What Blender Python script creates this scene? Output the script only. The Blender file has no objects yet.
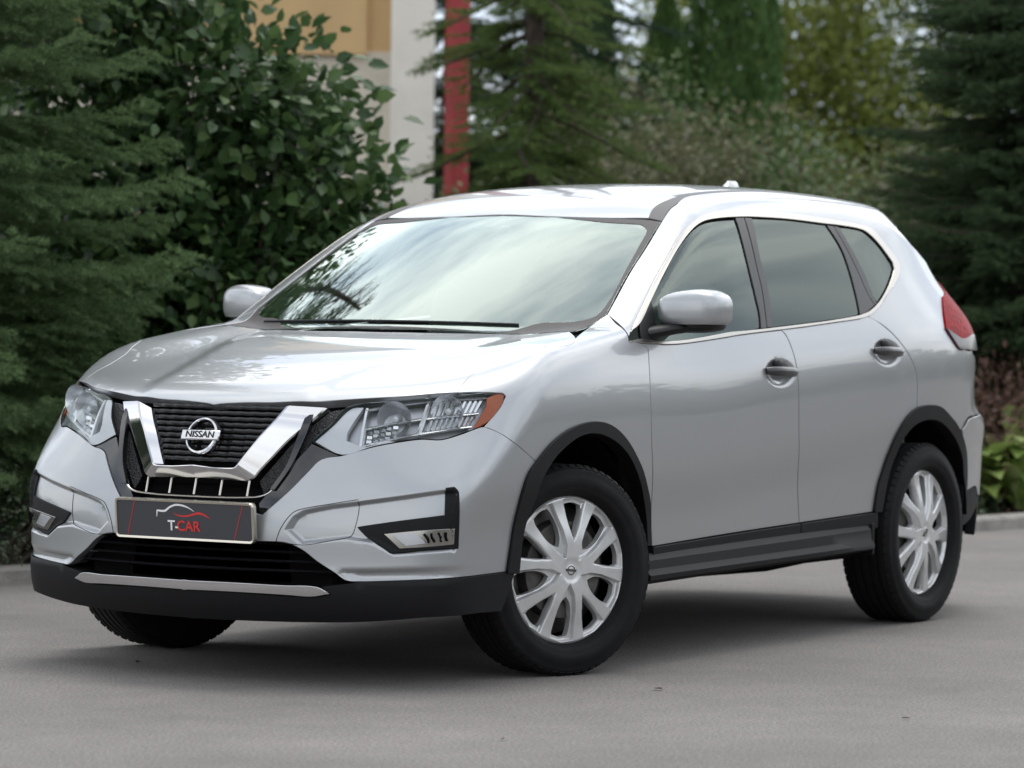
import bpy, math, random
import numpy as np
from mathutils import Vector, Matrix
from mathutils.geometry import delaunay_2d_cdt

# ================================================================ camera, sky, sun, exposure
scene = bpy.context.scene
COL = scene.collection
R = math.radians
CAM_LOC = (10.7521, 7.198, 1.2392)
CAM_R = (-0.52079, 0.853593, 0.012526)
CAM_U = (-0.01261, -0.022363, 0.99967)
CAM_F = (-0.853592, -0.52046, -0.022411)
FOCAL = 133.336

cam_d = bpy.data.cameras.new('camera'); cam = bpy.data.objects.new('camera', cam_d); COL.objects.link(cam)
m = Matrix.Identity(4)
for i in range(3):
    m[i][0] = CAM_R[i]; m[i][1] = CAM_U[i]; m[i][2] = -CAM_F[i]; m[i][3] = CAM_LOC[i]
cam.matrix_world = m
cam_d.sensor_width = 36; cam_d.lens = FOCAL; cam_d.clip_start = .1; cam_d.clip_end = 2000
cam_d.dof.use_dof = True; cam_d.dof.focus_distance = 12.3; cam_d.dof.aperture_fstop = 3.9
scene.camera = cam
SUN_EL, SUN_AZ = R(72), R(190)          # direction the light comes from, azimuth from +x towards +y
world = bpy.data.worlds.new('World'); scene.world = world; world.use_nodes = True
nt = world.node_tree; nt.nodes.clear()
def wn(t, **k):
    n = nt.nodes.new(t)
    for a, b in k.items(): setattr(n, a, b)
    return n
out = wn('ShaderNodeOutputWorld'); bg = wn('ShaderNodeBackground'); bg.inputs['Strength'].default_value = .12
sky = wn('ShaderNodeTexSky', sky_type='NISHITA', sun_disc=False)
sky.sun_elevation = SUN_EL; sky.sun_rotation = math.pi/2-SUN_AZ
tc = wn('ShaderNodeTexCoord'); mp = wn('ShaderNodeMapping'); mp.inputs['Scale'].default_value = (1.6, 1.6, 3.2)
nz = wn('ShaderNodeTexNoise'); nz.inputs['Scale'].default_value = 2.3; nz.inputs['Detail'].default_value = 6; nz.inputs['Roughness'].default_value = .55
rp = wn('ShaderNodeValToRGB')
rp.color_ramp.elements[0].position = .38; rp.color_ramp.elements[0].color = (3.4, 3.8, 4.5, 1)
rp.color_ramp.elements[1].position = .60; rp.color_ramp.elements[1].color = (9.6, 9.6, 9.4, 1)
mx = wn('ShaderNodeMix', data_type='RGBA'); mx.inputs['Factor'].default_value = .86
L = nt.links.new
L(tc.outputs['Generated'], mp.inputs['Vector']); L(mp.outputs['Vector'], nz.inputs['Vector']); L(nz.outputs['Fac'], rp.inputs['Fac'])
sx = wn('ShaderNodeSeparateXYZ'); L(tc.outputs['Generated'], sx.inputs['Vector'])      # overcast: the zenith is brighter than the horizon
mr = wn('ShaderNodeMapRange'); mr.inputs['From Min'].default_value = 0; mr.inputs['From Max'].default_value = .8; mr.inputs['To Min'].default_value = 1.05; mr.inputs['To Max'].default_value = .85
L(sx.outputs['Z'], mr.inputs['Value']); ml = wn('ShaderNodeVectorMath', operation='SCALE'); L(rp.outputs['Color'], ml.inputs[0]); L(mr.outputs['Result'], ml.inputs['Scale'])
gd = wn('ShaderNodeVectorMath', operation='DOT_PRODUCT'); gd.inputs[1].default_value = (math.cos(R(205))*math.cos(R(50)), math.sin(R(205))*math.cos(R(50)), math.sin(R(50)))
nv = wn('ShaderNodeVectorMath', operation='NORMALIZE'); L(tc.outputs['Generated'], nv.inputs[0]); L(nv.outputs['Vector'], gd.inputs[0])
gr = wn('ShaderNodeMapRange', interpolation_type='SMOOTHSTEP'); gr.inputs['From Min'].default_value = .45; gr.inputs['From Max'].default_value = 1; gr.inputs['To Min'].default_value = .94; gr.inputs['To Max'].default_value = 1.55
L(gd.outputs['Value'], gr.inputs['Value']); mg = wn('ShaderNodeVectorMath', operation='SCALE'); L(ml.outputs['Vector'], mg.inputs[0]); L(gr.outputs['Result'], mg.inputs['Scale'])
L(sky.outputs['Color'], mx.inputs['A']); L(mg.outputs['Vector'], mx.inputs['B']); L(mx.outputs['Result'], bg.inputs['Color']); L(bg.outputs['Background'], out.inputs['Surface'])
sun_d = bpy.data.lights.new('sun', 'SUN'); sun_d.energy = .55; sun_d.angle = R(22); sun_d.color = (1, .96, .9)
sun = bpy.data.objects.new('sun', sun_d); COL.objects.link(sun); sun.location = (0, 0, 20)
sd = Vector((math.cos(SUN_EL)*math.cos(SUN_AZ), math.cos(SUN_EL)*math.sin(SUN_AZ), math.sin(SUN_EL)))
sun.rotation_euler = sd.to_track_quat('Z', 'Y').to_euler()
vs = scene.view_settings; vs.view_transform = 'Standard'; vs.look = 'None'; vs.gamma = 1; vs.use_curve_mapping = False; vs.exposure = .95
cy = scene.cycles
cy.use_denoising = True; cy.max_bounces = 10; cy.transparent_max_bounces = 24; cy.caustics_reflective = False; cy.caustics_refractive = False; cy.sample_clamp_indirect = 6

# ---------------------------------------------------------------- body surface
class Sp:
    """natural cubic spline, straight beyond its ends"""
    def __init__(s, x, y):
        x = np.array(x, float); y = np.array(y, float)
        if x[0] > x[-1]: x = x[::-1]; y = y[::-1]
        n = len(x); h = np.diff(x); A = np.eye(n); b = np.zeros(n)
        for i in range(1, n-1):
            A[i, i-1] = h[i-1]; A[i, i] = 2*(h[i-1]+h[i]); A[i, i+1] = h[i]
            b[i] = 6*((y[i+1]-y[i])/h[i]-(y[i]-y[i-1])/h[i-1])
        s.x, s.y, s.h, s.m = x, y, h, np.linalg.solve(A, b)
        s.d0 = (y[1]-y[0])/h[0]-h[0]*s.m[1]/6
        s.d1 = (y[-1]-y[-2])/h[-1]+h[-1]*s.m[-2]/6
    def __call__(s, t):
        t = np.asarray(t, float); x = s.x
        u = np.clip(t, x[0], x[-1])
        i = np.clip(np.searchsorted(x, u, side='right')-1, 0, len(x)-2)
        h = s.h[i]; a = (x[i+1]-u)/h; b = (u-x[i])/h
        v = a*s.y[i]+b*s.y[i+1]+((a**3-a)*s.m[i]+(b**3-b)*s.m[i+1])*h*h/6
        return v+np.minimum(t-x[0], 0)*s.d0+np.maximum(t-x[-1], 0)*s.d1

def pl(t, xs, ys, w):
    """polyline with rounded corners of size w, straight beyond its ends"""
    t = np.asarray(t, float); sl = np.diff(ys)/np.diff(xs)
    v = ys[0]+sl[0]*(t-xs[0])
    for i in range(1, len(sl)):
        d = t-xs[i]; v = v+(sl[i]-sl[i-1])*0.5*(d+np.sqrt(d*d+w*w))
    return v

def smax(a, b, k):
    h = np.maximum(k-np.abs(a-b), 0)/k
    return np.maximum(a, b)+h*h*h*k/6
def smin(a, b, k): return -smax(-a, -b, k)
def sstep(e0, e1, t):
    u = np.clip((t-e0)/(e1-e0), 0, 1); return u*u*u*(u*(6*u-15)+10)

def sd_poly(px, py, poly):
    """signed distance to a polygon, negative inside"""
    P = np.array(poly, float); d2 = np.full(px.shape, 1e9); ins = np.zeros(px.shape, bool)
    for i in range(len(P)):
        a, b = P[i], P[(i+1) % len(P)]; e = b-a
        wx, wy = px-a[0], py-a[1]
        t = np.clip((wx*e[0]+wy*e[1])/(e@e), 0, 1)
        d2 = np.minimum(d2, (wx-e[0]*t)**2+(wy-e[1]*t)**2)
        c = (a[1] > py) != (b[1] > py)
        with np.errstate(divide='ignore', invalid='ignore'):
            xi = a[0]+(py-a[1])*e[0]/(e[1] if e[1] else 1e-12)
        ins ^= c & (px < xi)
    d = np.sqrt(d2); return np.where(ins, -d, d)

W_ = Sp([1.0, .6, .4, .15, -.1, -.5, -1.0, -1.6, -2.2, -2.6, -2.9, -3.2, -3.5, -3.8],
        [.81, .895, .915, .922, .920, .905, .90, .902, .910, .915, .906, .872, .80, .70])
BELT = Sp([.8, 0, -.5, -.94, -1.235, -1.7, -2.2, -2.6, -3.0], [1.07, 1.10, 1.10, 1.105, 1.13, 1.165, 1.20, 1.225, 1.24])
GH = Sp([.6, -.4, -.9, -1.5, -2.2, -2.6, -3.0, -3.4, -3.8], [-.0, .012, .015, .01, .0, -.012, -.045, -.11, -.18])
def S(x, z):
    B = BELT(x)
    u = z-B
    p = pl(u, [-.95, -.68, -.59, -.45, -.22, -.13, 0.0, .30, .60], [-.05, -.034, -.031, -.004, .000, -.008, -.052, -.158, -.30], .042)
    t = GH(x)*sstep(-.25, .25, u)
    return W_(x)+p+t

FC = Sp([.18, .24, .30, .40, .50, .60, .69, .79, .875, .93, 1.0], [.88, .915, .932, .932, .930, .912, .885, .850, .812, .775, .70])
def SWEEP(y, z):
    t = sstep(.55, .95, z); y2 = y*y
    return (.32-.04*t)*y2+.27*t*y2*y2
RELIEF = []   # (polygon in (|y|, z), depth, edge width)
def F(y, z):
    y = np.abs(y); v = FC(z)-SWEEP(y, z)
    for poly, dep, w in RELIEF:
        v = v-dep*(1-sstep(-w, 0, sd_poly(y, z, poly)))
    return v

HC = Sp([1.0, .82, .70, .5, .25, 0, -.25, -.6], [.84, .905, .945, 1.0, 1.052, 1.092, 1.125, 1.165])
def HOOD(x, y):
    y = np.abs(y)
    A = .03-.025*sstep(.6, 0, x)
    # two long creases run from the screen pillars towards the grille
    yc = .50-.17*sstep(-.3, .8, x)
    d = y-yc
    cr = .010*(1-sstep(-.05, .05, d))*sstep(-.5, .1, x)
    return HC(x)-A*(y/.75)**2+cr-.006+.016*sstep(.45, .75, y)*sstep(.55, 0, x)

def WIND(x, y):
    # height of the windscreen above (x, y); rakes back and bows out
    xb = -.20-.14*(y/.68)**2
    u = xb-x
    return 1.128+.575*u-.05*u*u

RC = Sp([-.7, -.95, -1.2, -1.5, -1.9, -2.3, -2.8, -3.2, -3.6], [1.43, 1.549, 1.617, 1.662, 1.685, 1.686, 1.665, 1.628, 1.57])
def ROOF(x, y):
    y = np.abs(y)
    return RC(x)-.018*(y/.6)**2-.024*(y/.6)**4

GC = Sp([.2, .35, .5, .70, .78, .84, 1.0, 1.15, 1.3, 1.45, 1.6, 1.7], [-3.66, -3.735, -3.755, -3.75, -3.735, -3.70, -3.695, -3.67, -3.59, -3.44, -3.27, -3.16])
def G(y, z):
    y2 = y*y
    u = sstep(.85, .72, z); v = sstep(1.1, 1.4, z)
    return GC(z)+(.22-.12*u+.32*v+.30*sstep(1.42, 1.60, z))*y2+(.5-.1*u)*y2*y2

def TOP(x, y):
    g = smin(WIND(x, y), ROOF(x, y), .06)
    return smax(HOOD(x, y), g, .03)

def f(P):
    x, y, z = P[..., 0], P[..., 1], P[..., 2]
    a = np.abs(y)-S(x, z)
    b = (x-F(y, z))*.9
    r = (G(y, z)-x)*.9
    t = (z-TOP(x, y))*.9
    k1 = .12
    lo = smax(a, b, k1)
    kt = .09
    v = smax(lo, t, kt)
    return smax(v, r, .14)

def grad(P, h=1.5e-3):
    g = np.empty(P.shape)
    for i in range(3):
        e = np.zeros(3); e[i] = h
        g[..., i] = f(P+e)-f(P-e)
    n = np.linalg.norm(g, axis=-1, keepdims=True); return g/np.maximum(n, 1e-12)

def trace(O, D, t0, t1, n=160):
    """first entry of the rays O+tD into the body"""
    O = np.asarray(O, float); D = np.asarray(D, float)
    ts = np.linspace(t0, t1, n); lo = np.full(O.shape[:-1], np.nan); hi = lo.copy()
    prev = f(O+D*ts[0])
    for k in range(1, n):
        cur = f(O+D*ts[k])
        m = np.isnan(hi) & (cur <= 0) & (prev > 0)
        lo[m] = ts[k-1]; hi[m] = ts[k]; prev = cur
    for _ in range(26):
        mid = .5*(lo+hi); v = f(O+D*mid[..., None])
        ins = v <= 0; hi = np.where(ins, mid, hi); lo = np.where(ins, lo, mid)
    return O+D*(.5*(lo+hi))[..., None]
# ---------------------------------------------------------------- end of body surface

DATA = {
'hood_seam': [(0.512,0.751,0.939),(0.493,0.748,0.953),(0.446,0.741,0.978),(0.4,0.735,0.995),(0.33,0.741,1.017),(0.269,0.753,1.036),(0.189,0.786,1.059),(0.129,0.805,1.073),(0.072,0.834,1.082),(-0.014,0.848,1.09),(-0.06,0.842,1.098),(-0.124,0.812,1.112)],
'hood_edge': [(0.792,-0.022,0.892),(0.785,0.116,0.896),(0.769,0.241,0.9),(0.722,0.403,0.908),(0.625,0.606,0.924),(0.512,0.751,0.939)],
'arch_front_out': [(-0.54,0.869,0.405),(-0.538,0.87,0.426),(-0.515,0.879,0.538),(-0.463,0.894,0.614),(-0.397,0.903,0.689),(-0.296,0.91,0.771),(-0.185,0.915,0.821),(-0.064,0.918,0.837),(0.077,0.919,0.82),(0.197,0.918,0.778),(0.294,0.915,0.717),(0.346,0.912,0.67),(0.379,0.898,0.567),(0.397,0.882,0.437),(0.408,0.877,0.362)],
'arch_front_in': [(-0.515,0.869,0.406),(-0.505,0.872,0.458),(-0.493,0.876,0.502),(-0.449,0.888,0.577),(-0.386,0.902,0.653),(-0.299,0.909,0.728),(-0.184,0.914,0.779),(-0.065,0.918,0.801),(0.048,0.919,0.79),(0.168,0.918,0.741),(0.232,0.916,0.694),(0.267,0.913,0.653),(0.296,0.904,0.586),(0.324,0.893,0.523),(0.338,0.886,0.455),(0.345,0.88,0.359)],
'arch_rear_out': [(-2.271,0.873,0.448),(-2.289,0.878,0.542),(-2.322,0.882,0.605),(-2.357,0.892,0.674),(-2.404,0.904,0.745),(-2.479,0.909,0.806),(-2.564,0.911,0.838),(-2.686,0.91,0.846),(-2.784,0.907,0.836),(-2.871,0.901,0.804),(-2.985,0.887,0.756),(-3.1,0.863,0.687),(-3.152,0.849,0.631),(-3.179,0.839,0.536),(-3.179,0.833,0.428)],
'arch_rear_in': [(-2.331,0.873,0.446),(-2.349,0.878,0.52),(-2.373,0.882,0.592),(-2.405,0.889,0.653),(-2.455,0.901,0.724),(-2.54,0.907,0.773),(-2.662,0.908,0.793),(-2.773,0.904,0.783),(-2.891,0.893,0.745),(-3.0,0.876,0.695),(-3.089,0.858,0.631),(-3.119,0.85,0.558),(-3.128,0.841,0.431)],
'fender': [(0.512,0.751,0.939),(0.493,0.748,0.953),(0.446,0.741,0.978),(0.4,0.735,0.995),(0.33,0.741,1.017),(0.269,0.753,1.036),(0.189,0.786,1.059),(0.129,0.805,1.073),(0.072,0.834,1.082),(-0.014,0.848,1.09),(-0.06,0.842,1.098),(-0.124,0.812,1.112),(-0.175,0.791,1.12),(-0.38,0.717,1.149),(-0.44,0.722,1.175),(-0.475,0.733,1.192),(-0.436,0.795,1.155),(-0.413,0.848,1.119),(-0.4,0.859,1.099),(-0.474,0.861,1.092),(-0.524,0.864,1.078),(-0.489,0.893,0.97),(-0.482,0.902,0.868),(-0.494,0.901,0.732),(-0.562,0.868,0.404),(-0.538,0.87,0.426),(-0.515,0.879,0.538),(-0.463,0.894,0.614),(-0.397,0.903,0.689),(-0.296,0.91,0.771),(-0.185,0.915,0.821),(-0.064,0.918,0.837),(0.077,0.919,0.82),(0.197,0.918,0.778),(0.294,0.915,0.717),(0.366,0.913,0.754),(0.429,0.906,0.786),(0.468,0.885,0.812),(0.496,0.857,0.828),(0.506,0.848,0.831),(0.48,0.855,0.853),(0.437,0.865,0.891),(0.403,0.866,0.929),(0.407,0.857,0.938)],
'bumper': [(0.932,0.0,0.455),(0.897,0.328,0.462),(0.889,0.367,0.457),(0.877,0.412,0.437),(0.865,0.456,0.405),(0.847,0.518,0.367),(0.837,0.55,0.346),(0.822,0.591,0.345),(0.759,0.739,0.353),(0.651,0.845,0.36),(0.409,0.878,0.367),(0.397,0.882,0.437),(0.379,0.898,0.567),(0.346,0.912,0.67),(0.294,0.915,0.717),(0.366,0.913,0.754),(0.429,0.906,0.786),(0.468,0.885,0.812),(0.496,0.857,0.828),(0.506,0.848,0.831),(0.517,0.839,0.829),(0.572,0.802,0.807),(0.62,0.759,0.79),(0.655,0.71,0.791),(0.695,0.654,0.782),(0.739,0.586,0.766),(0.79,0.49,0.735),(0.805,0.454,0.73),(0.817,0.426,0.718),(0.833,0.404,0.69),(0.866,0.351,0.625),(0.901,0.269,0.544),(0.925,0.2,0.562),(0.921,0.0,0.562)],
'headlight': [(0.806,0.389,0.779),(0.77,0.436,0.832),(0.719,0.473,0.891),(0.644,0.603,0.91),(0.521,0.755,0.929),(0.415,0.847,0.943),(0.401,0.863,0.935),(0.424,0.868,0.903),(0.471,0.858,0.859),(0.516,0.838,0.833),(0.571,0.801,0.811),(0.619,0.758,0.793),(0.654,0.709,0.794),(0.737,0.585,0.77),(0.787,0.495,0.74)],
'amber': [(0.418,0.849,0.938),(0.405,0.862,0.933),(0.427,0.866,0.903),(0.474,0.856,0.859),(0.511,0.84,0.836),(0.531,0.827,0.829),(0.495,0.833,0.869),(0.469,0.836,0.9),(0.454,0.83,0.925)],
'chrome_trim': [(-0.401,0.859,1.1),(-0.469,0.859,1.095),(-0.524,0.86,1.092),(-0.604,0.858,1.091),(-0.635,0.858,1.088),(-0.747,0.857,1.089),(-0.863,0.856,1.095),(-1.094,0.855,1.111),(-1.208,0.855,1.12),(-1.442,0.857,1.134),(-1.689,0.858,1.148),(-1.942,0.86,1.165),(-2.157,0.862,1.18),(-2.255,0.86,1.195),(-2.357,0.85,1.231),(-2.389,0.845,1.249),(-2.479,0.83,1.292),(-2.511,0.827,1.302),(-2.61,0.805,1.356),(-2.641,0.789,1.394),(-2.622,0.779,1.423),(-2.559,0.762,1.476),(-2.499,0.744,1.523),(-2.418,0.736,1.54),(-2.202,0.723,1.555),(-1.969,0.709,1.568),(-1.738,0.696,1.575),(-1.518,0.685,1.575),(-1.384,0.68,1.567),(-1.268,0.677,1.555),(-1.159,0.687,1.527),(-1.036,0.704,1.48),(-0.896,0.733,1.406),(-0.721,0.769,1.305),(-0.619,0.794,1.241),(-0.522,0.816,1.18),(-0.438,0.841,1.129),(-0.522,0.832,1.159),(-0.652,0.803,1.242),(-0.78,0.774,1.322),(-0.956,0.737,1.423),(-1.104,0.711,1.492),(-1.205,0.7,1.523),(-1.31,0.7,1.537),(-1.461,0.703,1.546),(-1.572,0.706,1.549),(-1.83,0.715,1.547),(-2.134,0.731,1.536),(-2.207,0.734,1.534),(-2.401,0.745,1.52),(-2.46,0.755,1.497),(-2.516,0.769,1.458),(-2.577,0.79,1.398),(-2.574,0.798,1.376),(-2.53,0.811,1.344),(-2.444,0.83,1.292),(-2.338,0.846,1.241),(-2.211,0.856,1.203),(-1.948,0.856,1.177),(-1.696,0.854,1.161),(-1.449,0.853,1.147),(-1.214,0.851,1.135),(-1.138,0.85,1.132),(-0.916,0.851,1.113),(-0.754,0.853,1.103),(-0.61,0.854,1.103),(-0.485,0.854,1.11)],
'front_door': [(-0.401,0.859,1.1),(-0.469,0.859,1.095),(-0.524,0.86,1.092),(-0.604,0.858,1.091),(-0.635,0.858,1.088),(-0.747,0.857,1.089),(-0.863,0.856,1.095),(-1.094,0.855,1.111),(-1.208,0.855,1.12),(-1.523,0.857,1.138),(-1.552,0.865,1.113),(-1.57,0.881,1.057),(-1.582,0.896,0.966),(-1.587,0.899,0.875),(-1.599,0.896,0.738),(-1.669,0.865,0.432),(-1.21,0.864,0.42),(-0.911,0.865,0.411),(-0.567,0.868,0.4),(-0.498,0.901,0.732),(-0.485,0.902,0.868),(-0.493,0.892,0.97),(-0.528,0.863,1.078),(-0.474,0.861,1.092)],
'rear_door': [(-1.528,0.857,1.139),(-1.689,0.858,1.148),(-1.942,0.86,1.165),(-2.157,0.862,1.18),(-2.227,0.861,1.19),(-2.341,0.878,1.15),(-2.452,0.902,1.078),(-2.533,0.911,1.004),(-2.559,0.912,0.954),(-2.568,0.911,0.842),(-2.479,0.909,0.806),(-2.404,0.904,0.745),(-2.357,0.892,0.674),(-2.322,0.882,0.605),(-2.289,0.878,0.542),(-2.267,0.872,0.448),(-1.673,0.865,0.432),(-1.603,0.896,0.738),(-1.591,0.899,0.875),(-1.586,0.896,0.966),(-1.574,0.882,1.057),(-1.556,0.865,1.113)],
'door_moulding_front': [(-0.56,0.868,0.396),(-0.912,0.865,0.406),(-1.211,0.864,0.415),(-1.666,0.865,0.427),(-1.674,0.862,0.37),(-1.219,0.861,0.359),(-0.567,0.864,0.344)],
'door_moulding_rear': [(-1.674,0.865,0.427),(-2.264,0.872,0.443),(-2.297,0.873,0.445),(-2.306,0.869,0.388),(-2.256,0.868,0.38),(-1.682,0.862,0.369)],
'quarter': [(-2.232,0.861,1.191),(-2.255,0.86,1.195),(-2.357,0.85,1.231),(-2.479,0.83,1.292),(-2.584,0.809,1.347),(-2.629,0.795,1.378),(-2.769,0.785,1.384),(-2.868,0.795,1.334),(-2.961,0.809,1.278),(-2.994,0.809,1.268),(-2.915,0.851,1.201),(-2.876,0.878,1.142),(-2.907,0.888,1.107),(-2.979,0.892,1.061),(-3.07,0.884,1.057),(-3.3,0.86,1.02),(-3.33,0.86,0.93),(-3.36,0.85,0.84),(-3.4,0.84,0.8),(-3.112,0.877,0.791),(-3.042,0.88,0.745),(-2.989,0.887,0.754),(-2.984,0.888,0.758),(-2.871,0.902,0.808),(-2.784,0.907,0.838),(-2.686,0.91,0.848),(-2.573,0.911,0.842),(-2.564,0.912,0.954),(-2.537,0.911,1.004),(-2.457,0.901,1.079),(-2.346,0.877,1.152)],
'body_side': [(-0.475,0.733,1.192),(-0.555,0.716,1.24),(-0.719,0.682,1.338),(-0.879,0.655,1.428),(-1.057,0.616,1.522),(-1.164,0.587,1.566),(-1.254,0.57,1.591),(-1.4,0.545,1.65),(-1.7,0.55,1.65),(-2.1,0.555,1.66),(-2.5,0.555,1.65),(-2.85,0.55,1.62),(-3.02,0.6,1.58),(-2.766,0.719,1.533),(-2.854,0.743,1.468),(-2.997,0.733,1.411),(-3.13,0.7,1.42),(-3.17,0.74,1.34),(-3.1,0.77,1.289),(-2.994,0.809,1.268),(-2.961,0.809,1.278),(-2.868,0.795,1.334),(-2.769,0.785,1.384),(-2.629,0.795,1.378),(-2.641,0.789,1.394),(-2.622,0.779,1.423),(-2.559,0.762,1.476),(-2.499,0.744,1.523),(-2.418,0.736,1.54),(-2.202,0.723,1.555),(-1.969,0.709,1.568),(-1.738,0.696,1.575),(-1.518,0.685,1.575),(-1.384,0.68,1.567),(-1.268,0.677,1.555),(-1.159,0.687,1.527),(-1.036,0.704,1.48),(-0.896,0.733,1.406),(-0.721,0.769,1.305),(-0.619,0.794,1.241),(-0.522,0.816,1.18),(-0.42,0.848,1.119)],
'ditch_molding': [(-1.059,0.558,1.533),(-1.139,0.531,1.568),(-1.21,0.52,1.59),(-1.276,0.516,1.605),(-1.369,0.506,1.621),(-1.36,0.5,1.65),(-1.7,0.51,1.65),(-2.1,0.515,1.66),(-2.5,0.515,1.65),(-2.85,0.51,1.62),(-2.85,0.548,1.62),(-2.5,0.553,1.65),(-2.1,0.553,1.66),(-1.7,0.548,1.65),(-1.4,0.543,1.65),(-1.261,0.566,1.593),(-1.165,0.584,1.567),(-1.059,0.613,1.523)],
'windscreen': [(-0.979,0.0,1.541),(-0.981,0.237,1.535),(-1.011,0.427,1.531),(-1.045,0.564,1.527),(-1.052,0.613,1.52),(-0.873,0.65,1.426),(-0.714,0.677,1.336),(-0.549,0.711,1.238),(-0.47,0.728,1.19),(-0.43,0.72,1.17),(-0.373,0.714,1.147),(-0.281,0.725,1.134),(-0.255,0.674,1.13),(-0.2,0.0,1.128)],
'windscreen_clear': [(-0.93,0.1,1.517),(-0.974,0.408,1.516),(-1.001,0.556,1.508),(-0.978,0.594,1.49),(-0.892,0.619,1.442),(-0.722,0.657,1.345),(-0.556,0.693,1.247),(-0.461,0.702,1.192),(-0.423,0.684,1.174),(-0.384,0.636,1.163),(-0.342,0.542,1.158),(-0.278,0.342,1.152)],
'glass_front': [(-0.654,0.804,1.242),(-0.773,0.778,1.315),(-0.949,0.74,1.417),(-1.097,0.715,1.486),(-1.196,0.705,1.516),(-1.302,0.705,1.529),(-1.43,0.707,1.537),(-1.415,0.743,1.463),(-1.399,0.782,1.362),(-1.389,0.817,1.257),(-1.383,0.838,1.193),(-1.366,0.851,1.146),(-1.214,0.851,1.135),(-1.137,0.85,1.132),(-0.916,0.851,1.113),(-0.754,0.853,1.104),(-0.618,0.854,1.105),(-0.621,0.835,1.166)],
'mirror_gusset': [(-0.517,0.835,1.154),(-0.612,0.814,1.214),(-0.64,0.808,1.231),(-0.617,0.835,1.166),(-0.611,0.854,1.105),(-0.492,0.854,1.111)],
'pillar_front': [(-1.445,0.704,1.544),(-1.504,0.705,1.546),(-1.483,0.744,1.464),(-1.463,0.783,1.363),(-1.453,0.81,1.283),(-1.415,0.852,1.147),(-1.373,0.852,1.145),(-1.391,0.838,1.193),(-1.397,0.817,1.257),(-1.407,0.782,1.362),(-1.423,0.743,1.463)],
'pillar_rear': [(-1.512,0.705,1.546),(-1.563,0.707,1.546),(-1.516,0.766,1.411),(-1.5,0.814,1.273),(-1.458,0.852,1.15),(-1.421,0.852,1.148),(-1.459,0.81,1.283),(-1.469,0.783,1.363),(-1.49,0.744,1.465)],
'glass_rear': [(-1.568,0.709,1.544),(-1.826,0.717,1.544),(-2.118,0.733,1.532),(-2.143,0.75,1.493),(-2.172,0.77,1.442),(-2.182,0.798,1.365),(-2.176,0.83,1.274),(-2.166,0.853,1.206),(-2.152,0.856,1.197),(-1.95,0.855,1.18),(-1.698,0.853,1.164),(-1.465,0.852,1.151),(-1.503,0.817,1.265),(-1.522,0.768,1.407)],
'pillar_back': [(-2.126,0.733,1.532),(-2.173,0.735,1.531),(-2.202,0.759,1.475),(-2.229,0.78,1.419),(-2.256,0.807,1.347),(-2.281,0.835,1.267),(-2.308,0.848,1.234),(-2.211,0.856,1.203),(-2.167,0.856,1.199),(-2.172,0.852,1.21),(-2.184,0.83,1.274),(-2.19,0.799,1.365),(-2.18,0.771,1.442)],
'pillar_quarter': [(-2.178,0.735,1.531),(-2.215,0.737,1.528),(-2.245,0.761,1.472),(-2.275,0.781,1.419),(-2.305,0.808,1.347),(-2.321,0.837,1.266),(-2.33,0.846,1.241),(-2.313,0.848,1.235),(-2.285,0.836,1.268),(-2.261,0.807,1.347),(-2.234,0.78,1.419),(-2.207,0.759,1.475)],
'glass_quarter': [(-2.221,0.738,1.527),(-2.304,0.742,1.524),(-2.397,0.747,1.515),(-2.451,0.757,1.491),(-2.507,0.772,1.452),(-2.562,0.793,1.391),(-2.561,0.799,1.374),(-2.507,0.814,1.336),(-2.43,0.831,1.29),(-2.344,0.844,1.247),(-2.33,0.836,1.27),(-2.314,0.808,1.348),(-2.283,0.781,1.421),(-2.253,0.761,1.474)],
'tail_clear': [(-2.882,0.877,1.144),(-2.914,0.887,1.109),(-2.982,0.892,1.064),(-3.071,0.883,1.06),(-3.28,0.84,1.055),(-3.34,0.78,1.06),(-3.34,0.8,1.115),(-3.2,0.85,1.12),(-3.043,0.878,1.103),(-2.952,0.88,1.123)],
'tail_lamp': [(-2.992,0.811,1.264),(-3.069,0.787,1.279),(-3.2,0.7,1.33),(-3.36,0.69,1.2),(-3.4,0.68,1.09),(-3.34,0.78,1.06),(-3.28,0.84,1.055),(-3.071,0.883,1.06),(-2.982,0.892,1.064),(-2.914,0.887,1.109),(-2.882,0.877,1.144),(-2.923,0.849,1.203)],
'front_lower': [(0.931,0.0,0.296),(0.921,0.18,0.296),(0.867,0.445,0.291),(0.851,0.503,0.301),(0.862,0.475,0.324),(0.838,0.547,0.334),(0.822,0.591,0.342),(0.759,0.739,0.35),(0.651,0.845,0.357),(0.406,0.878,0.365),(0.363,0.88,0.36),(0.39,0.875,0.3),(0.423,0.869,0.241),(0.584,0.853,0.241),(0.711,0.784,0.236),(0.764,0.669,0.223),(0.806,0.545,0.213),(0.881,0.213,0.205),(0.895,0.0,0.203)],
'skid_strip': [(0.934,0.0,0.327),(0.921,0.202,0.328),(0.894,0.355,0.326),(0.866,0.462,0.325),(0.852,0.503,0.305),(0.868,0.445,0.294),(0.887,0.371,0.296),(0.921,0.181,0.299),(0.932,0.0,0.298)],
'intake': [(0.932,0.0,0.455),(0.897,0.328,0.462),(0.889,0.367,0.457),(0.877,0.412,0.437),(0.865,0.456,0.405),(0.847,0.518,0.367),(0.837,0.55,0.343),(0.862,0.475,0.325),(0.866,0.462,0.328),(0.894,0.355,0.329),(0.921,0.202,0.33),(0.934,0.0,0.329)],
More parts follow.
